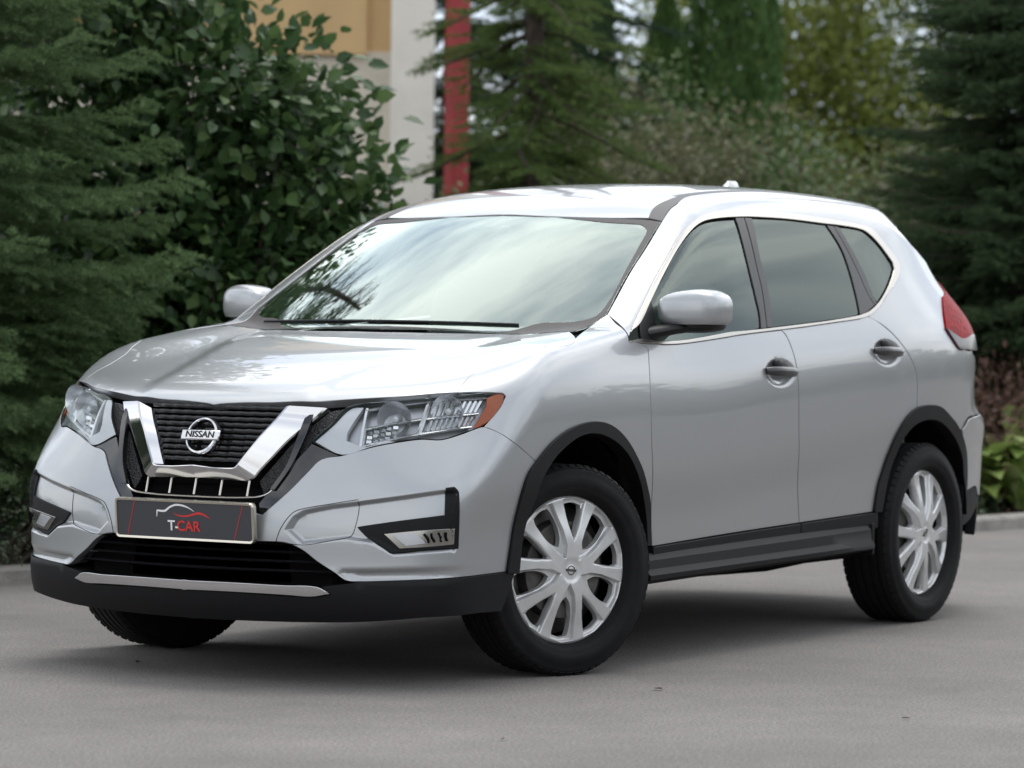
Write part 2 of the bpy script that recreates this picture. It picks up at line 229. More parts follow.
'grille': [(0.796,0.0,0.888),(0.79,0.099,0.893),(0.772,0.244,0.896),(0.714,0.471,0.897),(0.719,0.473,0.891),(0.77,0.436,0.832),(0.806,0.389,0.779),(0.79,0.49,0.735),(0.804,0.453,0.731),(0.816,0.426,0.72),(0.832,0.404,0.691),(0.865,0.351,0.627),(0.901,0.269,0.546),(0.925,0.2,0.562),(0.921,0.0,0.562)],
'vee_outer': [(0.733,0.43,0.891),(0.768,0.404,0.855),(0.794,0.369,0.821),(0.818,0.331,0.785),(0.846,0.286,0.73),(0.871,0.242,0.676),(0.879,0.229,0.656),(0.886,0.203,0.644),(0.894,0.126,0.645),(0.898,0.0,0.648)],
'vee_inner': [(0.791,0.253,0.872),(0.816,0.229,0.833),(0.839,0.198,0.788),(0.861,0.168,0.737),(0.878,0.141,0.693),(0.88,0.119,0.692),(0.883,0.07,0.692),(0.882,0.0,0.698)],
'lower_grille': [(0.899,0.0,0.645),(0.894,0.126,0.647),(0.886,0.202,0.646),(0.877,0.238,0.66),(0.883,0.255,0.629),(0.893,0.247,0.6),(0.898,0.22,0.593),(0.913,0.0,0.598)],
'wing': [(0.807,0.39,0.774),(0.789,0.493,0.735),(0.804,0.453,0.731),(0.816,0.426,0.72),(0.832,0.404,0.691),(0.865,0.351,0.627),(0.901,0.269,0.546),(0.901,0.257,0.553),(0.897,0.25,0.581),(0.869,0.299,0.652)],
'mesh_strip': [(0.743,0.421,0.883),(0.723,0.467,0.889),(0.771,0.433,0.832),(0.808,0.386,0.775),(0.86,0.308,0.674),(0.888,0.259,0.61),(0.879,0.236,0.653),(0.852,0.282,0.715),(0.816,0.334,0.788),(0.789,0.373,0.83),(0.769,0.397,0.856)],
'bezel': [(0.82,0.583,0.513),(0.777,0.683,0.531),(0.693,0.826,0.555),(0.676,0.817,0.64),(0.66,0.836,0.643),(0.655,0.848,0.628),(0.655,0.848,0.453),(0.735,0.778,0.445),(0.781,0.687,0.435),(0.79,0.664,0.449),(0.81,0.616,0.482)],
'fog_lamp': [(0.79,0.663,0.494),(0.745,0.758,0.506),(0.668,0.846,0.515),(0.664,0.844,0.466),(0.73,0.786,0.457),(0.771,0.709,0.45)],
'relief_recess': [(0.892,0.344,0.499),(0.88,0.37,0.544),(0.868,0.404,0.566),(0.84,0.487,0.585),(0.808,0.572,0.598),(0.752,0.693,0.618),(0.677,0.816,0.64),(0.651,0.848,0.636),(0.644,0.851,0.44),(0.726,0.791,0.435),(0.78,0.688,0.425),(0.806,0.626,0.46),(0.837,0.544,0.471),(0.88,0.402,0.451)],
'tow': [(0.898,0.322,0.462),(0.894,0.334,0.499),(0.887,0.352,0.531),(0.877,0.375,0.557),(0.868,0.403,0.568),(0.84,0.487,0.585),(0.807,0.572,0.601),(0.818,0.572,0.553),(0.829,0.562,0.499),(0.833,0.552,0.485),(0.857,0.482,0.467),(0.877,0.411,0.454)],
'rear_bumper': [(-3.051,0.878,0.741),(-3.088,0.876,0.756),(-3.13,0.874,0.783),(-3.42,0.83,0.795),(-3.5,0.79,0.79),(-3.62,0.66,0.79),(-3.64,0.6,0.48),(-3.58,0.72,0.47),(-3.45,0.79,0.465),(-3.361,0.8,0.504),(-3.178,0.837,0.492),(-3.179,0.839,0.536),(-3.152,0.849,0.631),(-3.1,0.863,0.687)],
'rear_lower': [(-3.176,0.837,0.488),(-3.362,0.799,0.5),(-3.45,0.79,0.455),(-3.58,0.72,0.46),(-3.64,0.6,0.46),(-3.58,0.58,0.3),(-3.4,0.72,0.3),(-3.445,0.772,0.422),(-3.305,0.805,0.372),(-3.185,0.828,0.35),(-3.18,0.833,0.427)],
'cup_front': [(-1.545,0.893,0.994)],
'relief_tuck': [(0.843,0.53,0.388),(0.797,0.65,0.393),(0.743,0.765,0.399),(0.642,0.85,0.405),(0.419,0.879,0.411),(0.3,0.925,0.395),(0.3,0.93,0.34),(0.65,0.845,0.339),(0.823,0.589,0.33),(0.849,0.515,0.363)],
}

rng = np.random.default_rng(7); random.seed(7)

# ================================================================ materials
def mat(name, col=(.5, .5, .5), rough=.5, metal=0., coat=0., spec=.5, noise=None, bump=None, emis=None, sheen=0, trans=0.):
    """procedural material; noise=(scale, amount) varies colour, bump=(scale, strength, distance)"""
    M = bpy.data.materials.new(name); M.use_nodes = True; t = M.node_tree; b = t.nodes['Principled BSDF']
    b.inputs['Base Color'].default_value = (*col, 1); b.inputs['Roughness'].default_value = rough; b.inputs['Metallic'].default_value = metal
    b.inputs['Coat Weight'].default_value = coat; b.inputs['Coat Roughness'].default_value = .03; b.inputs['Specular IOR Level'].default_value = spec
    if trans: b.inputs['Transmission Weight'].default_value = trans
    co = t.nodes.new('ShaderNodeTexCoord')
    if noise:
        n = t.nodes.new('ShaderNodeTexNoise'); n.inputs['Scale'].default_value = noise[0]; n.inputs['Detail'].default_value = 5
        t.links.new(co.outputs['Object'], n.inputs['Vector'])
        r = t.nodes.new('ShaderNodeValToRGB'); a = noise[1]
        r.color_ramp.elements[0].position = .3; r.color_ramp.elements[1].position = .7
        r.color_ramp.elements[0].color = (*[c*(1-a) for c in col], 1); r.color_ramp.elements[1].color = (*[min(1, c*(1+a)) for c in col], 1)
        t.links.new(n.outputs['Fac'], r.inputs['Fac']); t.links.new(r.outputs['Color'], b.inputs['Base Color'])
    if bump:
        n = t.nodes.new('ShaderNodeTexNoise'); n.inputs['Scale'].default_value = bump[0]; n.inputs['Detail'].default_value = 4
        t.links.new(co.outputs['Object'], n.inputs['Vector'])
        u = t.nodes.new('ShaderNodeBump'); u.inputs['Strength'].default_value = bump[1]; u.inputs['Distance'].default_value = bump[2]
        t.links.new(n.outputs['Fac'], u.inputs['Height']); t.links.new(u.outputs['Normal'], b.inputs['Normal'])
    return M
def glass(name, tint, rough=0., spec=1.0, gain=1.75):
    M = bpy.data.materials.new(name); M.use_nodes = True; t = M.node_tree; t.nodes.clear()
    o = t.nodes.new('ShaderNodeOutputMaterial'); mi = t.nodes.new('ShaderNodeMixShader')
    tr = t.nodes.new('ShaderNodeBsdfTransparent'); tr.inputs['Color'].default_value = (*tint, 1)
    gl = t.nodes.new('ShaderNodeBsdfGlossy'); gl.inputs['Roughness'].default_value = rough; gl.inputs['Color'].default_value = (.89, 1, .94, 1)
    fr = t.nodes.new('ShaderNodeFresnel'); fr.inputs['IOR'].default_value = 1.5*spec
    k = t.nodes.new('ShaderNodeMath'); k.operation = 'MULTIPLY'; k.inputs[1].default_value = gain; k.use_clamp = True
    t.links.new(fr.outputs['Fac'], k.inputs[0]); t.links.new(k.outputs[0], mi.inputs['Fac'])
    t.links.new(tr.outputs['BSDF'], mi.inputs[1]); t.links.new(gl.outputs['BSDF'], mi.inputs[2]); t.links.new(mi.outputs['Shader'], o.inputs['Surface'])
    return M
def leafmat(name, cols, rough=.45, transl=.35, spec=.4):
    """foliage: each leaf takes its own colour from a ramp"""
    M = bpy.data.materials.new(name); M.use_nodes = True; t = M.node_tree; b = t.nodes['Principled BSDF']
    b.inputs['Roughness'].default_value = rough; b.inputs['Specular IOR Level'].default_value = spec
    g = t.nodes.new('ShaderNodeNewGeometry'); r = t.nodes.new('ShaderNodeValToRGB')
    els = r.color_ramp.elements
    while len(els) < len(cols): els.new(.5)
    for i, c in enumerate(cols): els[i].position = i/(len(cols)-1); els[i].color = (*c, 1)
    t.links.new(g.outputs['Random Per Island'], r.inputs['Fac']); t.links.new(r.outputs['Color'], b.inputs['Base Color'])
    tl = t.nodes.new('ShaderNodeBsdfTranslucent'); t.links.new(r.outputs['Color'], tl.inputs['Color'])
    ms = t.nodes.new('ShaderNodeMixShader'); ms.inputs['Fac'].default_value = transl
    t.links.new(b.outputs['BSDF'], ms.inputs[1]); t.links.new(tl.outputs['BSDF'], ms.inputs[2]); t.links.new(ms.outputs['Shader'], t.nodes['Material Output'].inputs['Surface'])
    return M

MP = mat('silver metallic paint', (.378, .391, .406), .36, .66, .9, noise=(1400, .10))
MP.node_tree.nodes['Principled BSDF'].inputs['Coat IOR'].default_value = 1.45
MBLK = mat('satin black trim', (.008, .008, .009), .45, spec=.3)
MPLAS = mat('grained black plastic', (.0065, .0068, .0078), .55, bump=(420, .25, .002), spec=.2)
MGLOSS = mat('gloss black', (.008, .008, .010), .07, coat=.6)
MGREY = mat('dark grey film', (.016, .0155, .0155), .35)
MCHROME = mat('chrome', (.60, .60, .615), .09, 1.0)
MTRIM = mat('bright window trim', (.50, .475, .44), .22, 1.0)
MVOID = mat('dark recess', (.004, .004, .0045), .9, spec=.1)
MSLAT = mat('dark grille plastic', (.012, .012, .014), .25)
MTYRE = mat('tyre rubber', (.0075, .0077, .0085), .72, bump=(160, .3, .002), spec=.2, noise=(25, .25))
MCOVER = mat('silver wheel cover', (.62, .625, .63), .34, .5, .5, noise=(30, .06))
MSTEEL = mat('brake steel', (.10, .095, .09), .5, .7, noise=(20, .4))
MGLASS = glass('windscreen glass', (.70, .86, .78), spec=1.02, gain=2.7)
MGLASSF = glass('side glass', (.70, .84, .78), gain=1.45)
MTINT = glass('privacy glass', (.035, .035, .04), spec=1.02, gain=1.15)
MLENS = glass('headlamp lens', (.96, .97, .98), spec=.96, gain=.55)
MREFL = mat('lamp reflector', (.70, .715, .74), .27, .85)
MHOUSE = mat('lamp housing', (.46, .47, .50), .36, .6)
MWHITE = mat('frosted lamp strip', (.62, .64, .67), .3, .1, .5)
MAMBER = mat('amber reflector', (.36, .065, .004), .3, 0, .2, bump=(140, .4, .004))
MRED = mat('red lamp lens', (.26, .003, .006), .38, 0, 0, noise=(45, .35), bump=(60, .5, .008), spec=.04)
MCLEAR = mat('smoky lamp base', (.05, .045, .05), .3, .2, .2)
MFOG = mat('fog lamp chrome', (.34, .33, .31), .2, .9)
MSEAT = mat('grey seat fabric', (.22, .225, .21), .9, bump=(200, .3, .002))
MDASH = mat('dashboard vinyl', (.09, .092, .09), .7)
MHEAD = mat('light headlining', (.62, .62, .58), .9)
MFRAME = mat('plate frame metal', (.62, .58, .50), .25, .9)
MPLATE = mat('plate face', (.045, .047, .055), .35, bump=(250, .1, .001))
MPWHITE = mat('plate white print', (.80, .80, .80), .4)
MPRED = mat('plate red print', (.62, .03, .03), .4)

# ================================================================ mesh helpers
def link(o, parent=None):
    COL.objects.link(o)
    if parent: o.parent = parent
    return o
def tag(o, label=None, cat=None, group=None, kind=None):
    if label: o['label'] = label
    if cat: o['category'] = cat
    if group: o['group'] = group
    if kind: o['kind'] = kind
    return o
def empty(name, loc=(0, 0, 0)):
    o = bpy.data.objects.new(name, None); o.location = loc; o.empty_display_size = .2; return link(o)
def mesh_obj(name, V, Fs, M, parent=None, normals=None, smooth=True):
    me = bpy.data.meshes.new(name)
    me.from_pydata([tuple(map(float, v)) for v in V], [], [tuple(int(i) for i in q) for q in Fs]); me.update()
    if smooth and len(me.polygons): me.polygons.foreach_set('use_smooth', [True]*len(me.polygons))
    if normals is not None: me.normals_split_custom_set_from_vertices([tuple(map(float, n)) for n in normals])
    me.materials.append(M)
    return link(bpy.data.objects.new(name, me), parent)
def big_mesh(name, V, Fs, M, parent=None, smooth=False):
    """fast path for many equal-sided faces: V (n,3), Fs (k,s)"""
    me = bpy.data.meshes.new(name); n, s = Fs.shape
    me.vertices.add(len(V)); me.vertices.foreach_set('co', np.ascontiguousarray(V, np.float32).ravel())
    me.loops.add(n*s); me.loops.foreach_set('vertex_index', np.ascontiguousarray(Fs, np.int32).ravel())
    me.polygons.add(n); me.polygons.foreach_set('loop_start', np.arange(0, n*s, s, dtype=np.int32))
    if smooth: me.polygons.foreach_set('use_smooth', np.ones(n, bool))
    me.update(calc_edges=True); me.materials.append(M)
    return link(bpy.data.objects.new(name, me), parent)
class MB:
    """collects shapes into one mesh"""
    def __init__(s): s.V, s.F = [], []
    def add(s, V, Fs):
        o = len(s.V); s.V += [tuple(map(float, v)) for v in V]; s.F += [tuple(i+o for i in q) for q in Fs]; return s
    def box(s, c, d, rot=None, bev=.0):
        d = np.array(d)/2; c = np.array(c, float); b = min(bev, *(d*.98)) if bev else 0
        if not b:
            V = [(x, y, z) for x in (-d[0], d[0]) for y in (-d[1], d[1]) for z in (-d[2], d[2])]
            Fs = [(0, 1, 3, 2), (4, 6, 7, 5), (0, 4, 5, 1), (2, 3, 7, 6), (0, 2, 6, 4), (1, 5, 7, 3)]
        else:
            V, idx = [], {}
            for x in (-1, 1):
                for y in (-1, 1):
                    for z in (-1, 1):
                        for a in range(3):
                            p = [(sg*(d[i]-(b if i != a else 0))) for i, sg in enumerate((x, y, z))]
                            idx[x, y, z, a] = len(V); V.append(p)
            Fs = []
            q = [(-1, -1), (1, -1), (1, 1), (-1, 1)]
            for a in range(3):
                u, v = [i for i in range(3) if i != a]
                for sg in (-1, 1):
                    k = []
                    for s1, s2 in q:
                        t = [0]*3; t[a] = sg; t[u] = s1; t[v] = s2; k.append(idx[(*t, a)])
                    Fs.append(k)
            for a in range(3):
                u, v = [i for i in range(3) if i != a]
                for s1 in (-1, 1):
                    for s2 in (-1, 1):
                        t1 = [0]*3; t1[a] = -1; t1[u] = s1; t1[v] = s2; t2 = list(t1); t2[a] = 1
                        Fs.append([idx[(*t1, u)], idx[(*t2, u)], idx[(*t2, v)], idx[(*t1, v)]])
            for x in (-1, 1):
                for y in (-1, 1):
                    for z in (-1, 1): Fs.append([idx[x, y, z, 0], idx[x, y, z, 1], idx[x, y, z, 2]])
        V = np.array(V, float)
        if rot is not None: V = V@np.array(rot.to_3x3()).T
        s.add(V+c, Fs); return s
    def tube(s, pts, r, n=8, caps=True, flat=None, up=(0, 0, 1)):
        """tube along points; r scalar or list; flat=(a,b) elliptical section"""
        pts = [Vector(p) for p in pts]; k = len(pts); rs = r if hasattr(r, '__len__') else [r]*k
        V = []
        for i, p in enumerate(pts):
            d = (pts[min(i+1, k-1)]-pts[max(i-1, 0)]).normalized(); u = Vector(up)
            if abs(d.dot(u)) > .95: u = Vector((1, 0, 0))
            a = d.cross(u).normalized(); b = a.cross(d)
            fa, fb = flat if flat else (1, 1)
            for j in range(n):
                t = 2*math.pi*j/n; V.append(p+(a*math.cos(t)*fa+b*math.sin(t)*fb)*rs[i])
        Fs = [(i*n+j, i*n+(j+1) % n, (i+1)*n+(j+1) % n, (i+1)*n+j) for i in range(k-1) for j in range(n)]
        if caps: Fs += [tuple(range(n))[::-1], tuple((k-1)*n+j for j in range(n))]
        s.add(V, Fs); return s
    def lathe(s, prof, n=48, axis='y'):
        """prof list of (radius, along axis)"""
        V = []
        for r, h in prof:
            for j in range(n):
                t = 2*math.pi*j/n; V.append((r*math.cos(t), h, r*math.sin(t)) if axis == 'y' else (r*math.cos(t), r*math.sin(t), h))
        k = len(prof)
        s.add(V, [(i*n+j, i*n+(j+1) % n, (i+1)*n+(j+1) % n, (i+1)*n+j) for i in range(k-1) for j in range(n)]); return s
    def build(s, name, M, parent=None, smooth=True, recalc=True):
        o = mesh_obj(name, s.V, s.F, M, parent, smooth=smooth)
        if recalc:
            import bmesh
            b = bmesh.new(); b.from_mesh(o.data); bmesh.ops.recalc_face_normals(b, faces=b.faces); b.to_mesh(o.data); b.free()
        if smooth: o.data.set_sharp_from_angle(angle=R(38))
        return o

# ---------------------------------------------------------------- body panels cut out of the body surface
def catmull(P, step, corner=42, closed=True):
    """resample a polyline; gentle turns become curves, sharp turns stay corners"""
    P = np.asarray(P, float); n = len(P); keep = []
    def turn(i):
        if not closed and i in (0, n-1): return 180
        a, b = P[i]-P[i-1], P[(i+1) % n]-P[i]; return math.degrees(math.acos(np.clip(a@b/(np.linalg.norm(a)*np.linalg.norm(b)+1e-12), -1, 1)))
    sharp = [turn(i) > corner for i in range(n)]
    out, flag = [], []
    for i in range(n if closed else n-1):
        p1, p2 = P[i], P[(i+1) % n]
        p0 = P[i-1] if not sharp[i] else 2*p1-p2
        p3 = P[(i+2) % n] if not sharp[(i+1) % n] else 2*p2-p1
        l = np.linalg.norm(p2-p1); m1 = (p2-p0)*.5; m2 = (p3-p1)*.5
        for mm in (m1, m2):
            q = np.linalg.norm(mm)
            if q > 1e-9: mm *= l/q
        k = max(1, int(math.ceil(l/step)))
        for j in range(k):
            t = j/k; t2, t3 = t*t, t*t*t
            out.append((2*t3-3*t2+1)*p1+(t3-2*t2+t)*m1+(-2*t3+3*t2)*p2+(t3-t2)*m2)
    if not closed: out.append(P[-1])
    return np.array(out)
def march(O, d):
    """sphere-trace points O along -d onto the body"""
    t = np.zeros(len(O))
    for _ in range(70):
        v = f(O-d*t[:, None]); t += .75*v
        if np.max(np.abs(v)) < 1e-5: break
    return O-d*t[:, None]
def panel(name, pts, M, parent, d=None, h=.03, off=0., gap=.0018, skirt=.014, half=False, side=1, extra=None, holes=()):
    """one skin panel: outline pts (3D, on the left side), meshed on the body surface, off = distance proud of it"""
    P = np.array(pts, float)
    if half: P[:, 1] = np.maximum(P[:, 1], 0)
    if d is None:
        d = grad(P).mean(0)
        if half and abs(P[:, 1]).max() < .3: d[1] = 0
    d = np.array(d, float); d /= np.linalg.norm(d)
    e1 = np.cross(d, (0, 0, 1) if abs(d[2]) < .9 else (1, 0, 0)); e1 /= np.linalg.norm(e1); e2 = np.cross(d, e1)
    to2 = lambda Q: np.stack([Q@e1, Q@e2], -1)
    depth = (P@d).max()+.35
    def loop(P3):
        q = to2(P3)
        if half: on = P3[:, 1] < 1e-6
        A = 0.5*np.sum(q[:, 0]*np.roll(q[:, 1], -1)-np.roll(q[:, 0], -1)*q[:, 1])
        if A < 0: q = q[::-1]; P3 = P3[::-1]
        r = catmull(P3, h*.8)
        q = to2(r)
        fl = r[:, 1] < 1e-6 if half else np.zeros(len(r), bool)
        t = np.roll(q, -1, 0)-np.roll(q, 1, 0); t /= np.linalg.norm(t, axis=1, keepdims=True)+1e-12
        nrm = np.stack([-t[:, 1], t[:, 0]], -1)*gap
        if half: nrm[fl] = 0
        return q+nrm, fl
    B, fl = loop(P)
    lo, hi = B.min(0), B.max(0); G_ = []
    yy = lo[1]; row = 0
    while yy < hi[1]:
        xs = np.arange(lo[0]+(h/2 if row % 2 else 0), hi[0], h); G_.append(np.stack([xs, np.full_like(xs, yy)], -1)); yy += h*.866; row += 1
    Gp = np.concatenate(G_)
    if extra is not None: Gp = np.concatenate([Gp, to2(np.array(extra, float))])
    Gp = Gp[sd_poly(Gp[:, 0], Gp[:, 1], B) < -.35*h]
    allp = np.concatenate([B, Gp]); n = len(B)
    co, ed, fc, ov, oe, of = delaunay_2d_cdt([Vector(p) for p in allp], [], [list(range(n))], 1, 1e-7)
    co = np.array([tuple(v) for v in co])
    src = np.array([o[0] if o else -1 for o in ov])
    O = co[:, :1]*e1+co[:, 1:]*e2+d*depth
    X = march(O, d)
    isb = (src >= 0) & (src < n); cen = np.zeros(len(co), bool); cen[isb] = fl[src[isb]]
    if half and cen.any():
        d0 = d*np.array([1, 0, 1]); d0 /= np.linalg.norm(d0); o0 = X[cen]; o0[:, 1] = 0; X[cen] = march(o0+d0*.3, d0)
    N = grad(X)
    if half: N[cen, 1] = 0; N /= np.linalg.norm(N, axis=1, keepdims=True)
    X = X+N*off
    Fs = [list(q) for q in fc]
    q0 = Fs[0]
    if np.dot(np.cross(X[q0[1]]-X[q0[0]], X[q0[2]]-X[q0[0]]), d) < 0: Fs = [q[::-1] for q in Fs]
    V = list(X); NN = list(N)
    if skirt:
        cnt = {}
        for q in Fs:
            for a, b in zip(q, q[1:]+q[:1]): cnt[(a, b)] = 1
        be = [(a, b) for (a, b) in cnt if (b, a) not in cnt and not (cen[a] and cen[b])]
        adj = {}
        for a, b in be:
            e = X[b]-X[a]; o = np.cross(e, N[a]); o /= np.linalg.norm(o)+1e-12
            adj.setdefault(a, []).append(o); adj.setdefault(b, []).append(o)
        tid, bid = {}, {}; r = min(.0022, skirt*.3)
        for v, os in adj.items():
            o = np.mean(os, 0); o /= np.linalg.norm(o)+1e-12
            tid[v] = len(V); V.append(X[v]+o*r-N[v]*r); NN.append(o)
            bid[v] = len(V); V.append(X[v]+o*r-N[v]*skirt); NN.append(o)
        for a, b in be:
            Fs.append([b, a, tid[a], tid[b]]); Fs.append([tid[b], tid[a], bid[a], bid[b]])
    V = np.array(V); NN = np.array(NN)
    if half:
        k = len(V); V = np.concatenate([V, V*[1, -1, 1]]); NN = np.concatenate([NN, NN*[1, -1, 1]]); Fs = Fs+[[i+k for i in q[::-1]] for q in Fs]
    elif side < 0:
        V = V*[1, -1, 1]; NN = NN*[1, -1, 1]; Fs = [q[::-1] for q in Fs]
    return mesh_obj(name, V, Fs, M, parent, NN)
def both(name, pts, M, parents, **k):
    return [panel(name, pts, M, parents[i], side=s, **k) for i, s in enumerate((1, -1))]
def on_surf(pts, off=0., step=.02, side=1):
    P = catmull(np.array(pts, float), step, closed=False); d = grad(P).mean(0); d /= np.linalg.norm(d)
    X = march(P+d*.25, d); N = grad(X); X = X+N*off
    return X*[1, side, 1]
def fx(y, z, off=0.):
    """a point on the front face at (y, z)"""
    return (float(F(np.array(y), np.array(z)))+off, y, z)
def text_obj(name, s, size, M, parent, mw, ext=.0008, xscale=1.0, bold=.0):
    cu = bpy.data.curves.new(name, 'FONT'); cu.body = s; cu.size = size; cu.extrude = ext; cu.offset = bold; cu.align_x = 'CENTER'; cu.align_y = 'CENTER'
    t = bpy.data.objects.new(name, cu); COL.objects.link(t)
    bpy.context.view_layer.update()
    me = bpy.data.meshes.new_from_object(t.evaluated_get(bpy.context.evaluated_depsgraph_get()))
    bpy.data.objects.remove(t)
    me.transform(mw@Matrix.Diagonal((xscale, 1, 1, 1))); me.materials.clear(); me.materials.append(M)
    return link(bpy.data.objects.new(name, me), parent)

# ================================================================ ground, kerb
gm = mat('asphalt', (.17, .163, .158), .86, spec=.25)
t = gm.node_tree; b = t.nodes['Principled BSDF']; co = t.nodes.new('ShaderNodeTexCoord')
def tn(scale, detail=6, rough=.6):
    n = t.nodes.new('ShaderNodeTexNoise'); n.inputs['Scale'].default_value = scale; n.inputs['Detail'].default_value = detail; n.inputs['Roughness'].default_value = rough
    t.links.new(co.outputs['Object'], n.inputs['Vector']); return n
n1, n2, n3 = tn(.55), tn(95, 9, .9), tn(7, 5)
def ramp(n, a, bq, ca, cb):
    r = t.nodes.new('ShaderNodeValToRGB'); r.color_ramp.elements[0].position = a; r.color_ramp.elements[1].position = bq
    r.color_ramp.elements[0].color = (*ca, 1); r.color_ramp.elements[1].color = (*cb, 1); t.links.new(n.outputs['Fac'], r.inputs['Fac']); return r
r1 = ramp(n1, .35, .68, (.156, .148, .143), (.222, .210, .202)); r2 = ramp(n2, .36, .66, (.22, .217, .213), (1.95, 1.92, 1.86)); r3 = ramp(n3, .35, .7, (.95, .95, .95), (1.04, 1.04, 1.04))
mu = t.nodes.new('ShaderNodeMix'); mu.data_type = 'RGBA'; mu.blend_type = 'MULTIPLY'; mu.inputs['Factor'].default_value = 1
mv = t.nodes.new('ShaderNodeMix'); mv.data_type = 'RGBA'; mv.blend_type = 'MULTIPLY'; mv.inputs['Factor'].default_value = 1
t.links.new(r1.outputs['Color'], mu.inputs['A']); t.links.new(r2.outputs['Color'], mu.inputs['B']); t.links.new(mu.outputs['Result'], mv.inputs['A']); t.links.new(r3.outputs['Color'], mv.inputs['B'])
t.links.new(mv.outputs['Result'], b.inputs['Base Color'])
bu = t.nodes.new('ShaderNodeBump'); bu.inputs['Strength'].default_value = .55; bu.inputs['Distance'].default_value = .006
t.links.new(n2.outputs['Fac'], bu.inputs['Height']); t.links.new(bu.outputs['Normal'], b.inputs['Normal'])
road = mesh_obj('road', [(-300, -300, 0), (300, -300, 0), (300, 300, 0), (-300, 300, 0)], [(0, 1, 2, 3)], gm, smooth=False); tag(road, kind='structure')
KERB = [(6, -7.5), (2, -4.95), (-.2, -3.72), (-1.9, -2.97), (-3.6, -2.38), (-5.6, -1.83), (-8.14, -1.41), (-11, -1.12), (-18, -.9), (-40, -.9), (-90, -1.5)]
kp = catmull([(x, y, 0) for x, y in KERB], .5, closed=False)[:, :2]
kt = np.gradient(kp, axis=0); kt /= np.linalg.norm(kt, axis=1, keepdims=True); kn = np.stack([kt[:, 1], -kt[:, 0]], -1)   # away from the road
kn *= np.sign((kn@np.array([0, -1.])))[:, None]
prof = [(0, -.05), (0, .058), (.012, .072), (.135, .074), (.15, .06), (.15, -.05)]
kb = MB(); V = [(p[0]+n[0]*u, p[1]+n[1]*u, z) for p, n in zip(kp, kn) for u, z in prof]; w = len(prof)
kb.add(V, [(i*w+j, i*w+j+1, (i+1)*w+j+1, (i+1)*w+j) for i in range(len(kp)-1) for j in range(w-1)])
tag(kb.build('kerb', mat('kerb concrete', (.27, .255, .235), .9, noise=(9, .25), bump=(60, .4, .01))), kind='structure')
V = [(p[0]+n[0]*.149, p[1]+n[1]*.149, .055) for p, n in zip(kp, kn)]+[(p[0]+n[0]*120, p[1]+n[1]*120, .055) for p, n in zip(kp, kn)]; k = len(kp)
V2 = [(p[0], p[1]-120, .055) for p in kp]
V = V[:k]+V2
tag(mesh_obj('soil', V, [(i, i+1, k+i+1, k+i) for i in range(k-1)], mat('dark soil', (.030, .034, .018), .95, noise=(3, .5), bump=(20, .6, .05)), smooth=False), kind='structure')

# ================================================================ the car
car = tag(empty('parked_car'), 'silver five door crossover car with black lower cladding parked on the asphalt', 'car')
DIMPLES = [(-1.452, .985), (-2.315, 1.053)]     # hand recesses behind the door handles (x, z)
S_base = S
def S(x, z):
    v = S_base(x, z)
    for xc, zc in DIMPLES:
        q = ((x-xc)/.125)**2+((z-zc)/.058)**2
        v = v-.017*(1-sstep(.35, 1.0, np.sqrt(q)))
    return v
RELIEF.append(([(p[1], p[2]) for p in DATA['relief_recess']], .021, .018))
RELIEF.append(([(p[1], p[2]) for p in DATA['relief_tuck']], .014, .030))

# ---- bonnet, wings, doors
half_hood = [(float(F(np.array(0.), np.array(.894)))-.004, 0, .894)]+[q for q in DATA['hood_edge'][1:]]+DATA['hood_seam'][1:]+[(-.272, .70, 1.12), (-.235, .50, 1.12), (-.19, .25, 1.12), (-.172, 0, 1.12)]
hood = panel('bonnet', half_hood, MP, car, d=(.12, 0, 1), h=.035, half=True, skirt=.03)
fend = both('front_wing', DATA['fender'], MP, (car, car))
dimple_pts = lambda xc, zc: [(xc+r*.125*math.cos(t), .9, zc+r*.058*math.sin(t)) for r in (.2, .33, .42, .5, .58, .66, .74, .82, .90, .98) for t in np.linspace(0, 2*math.pi, 44)[:-1]]
fdoor = both('front_door', DATA['front_door'], MP, (car, car), extra=dimple_pts(*DIMPLES[0]))
rdoor = both('rear_door', DATA['rear_door'], MP, (car, car), extra=dimple_pts(*DIMPLES[1]))
quar = both('rear_quarter', DATA['quarter'], MP, (car, car), h=.025, gap=.0004)
side = both('roof_pillar_frame', DATA['body_side'], MP, (car, car), d=(-.05, .8, .6), h=.025, gap=.0004)
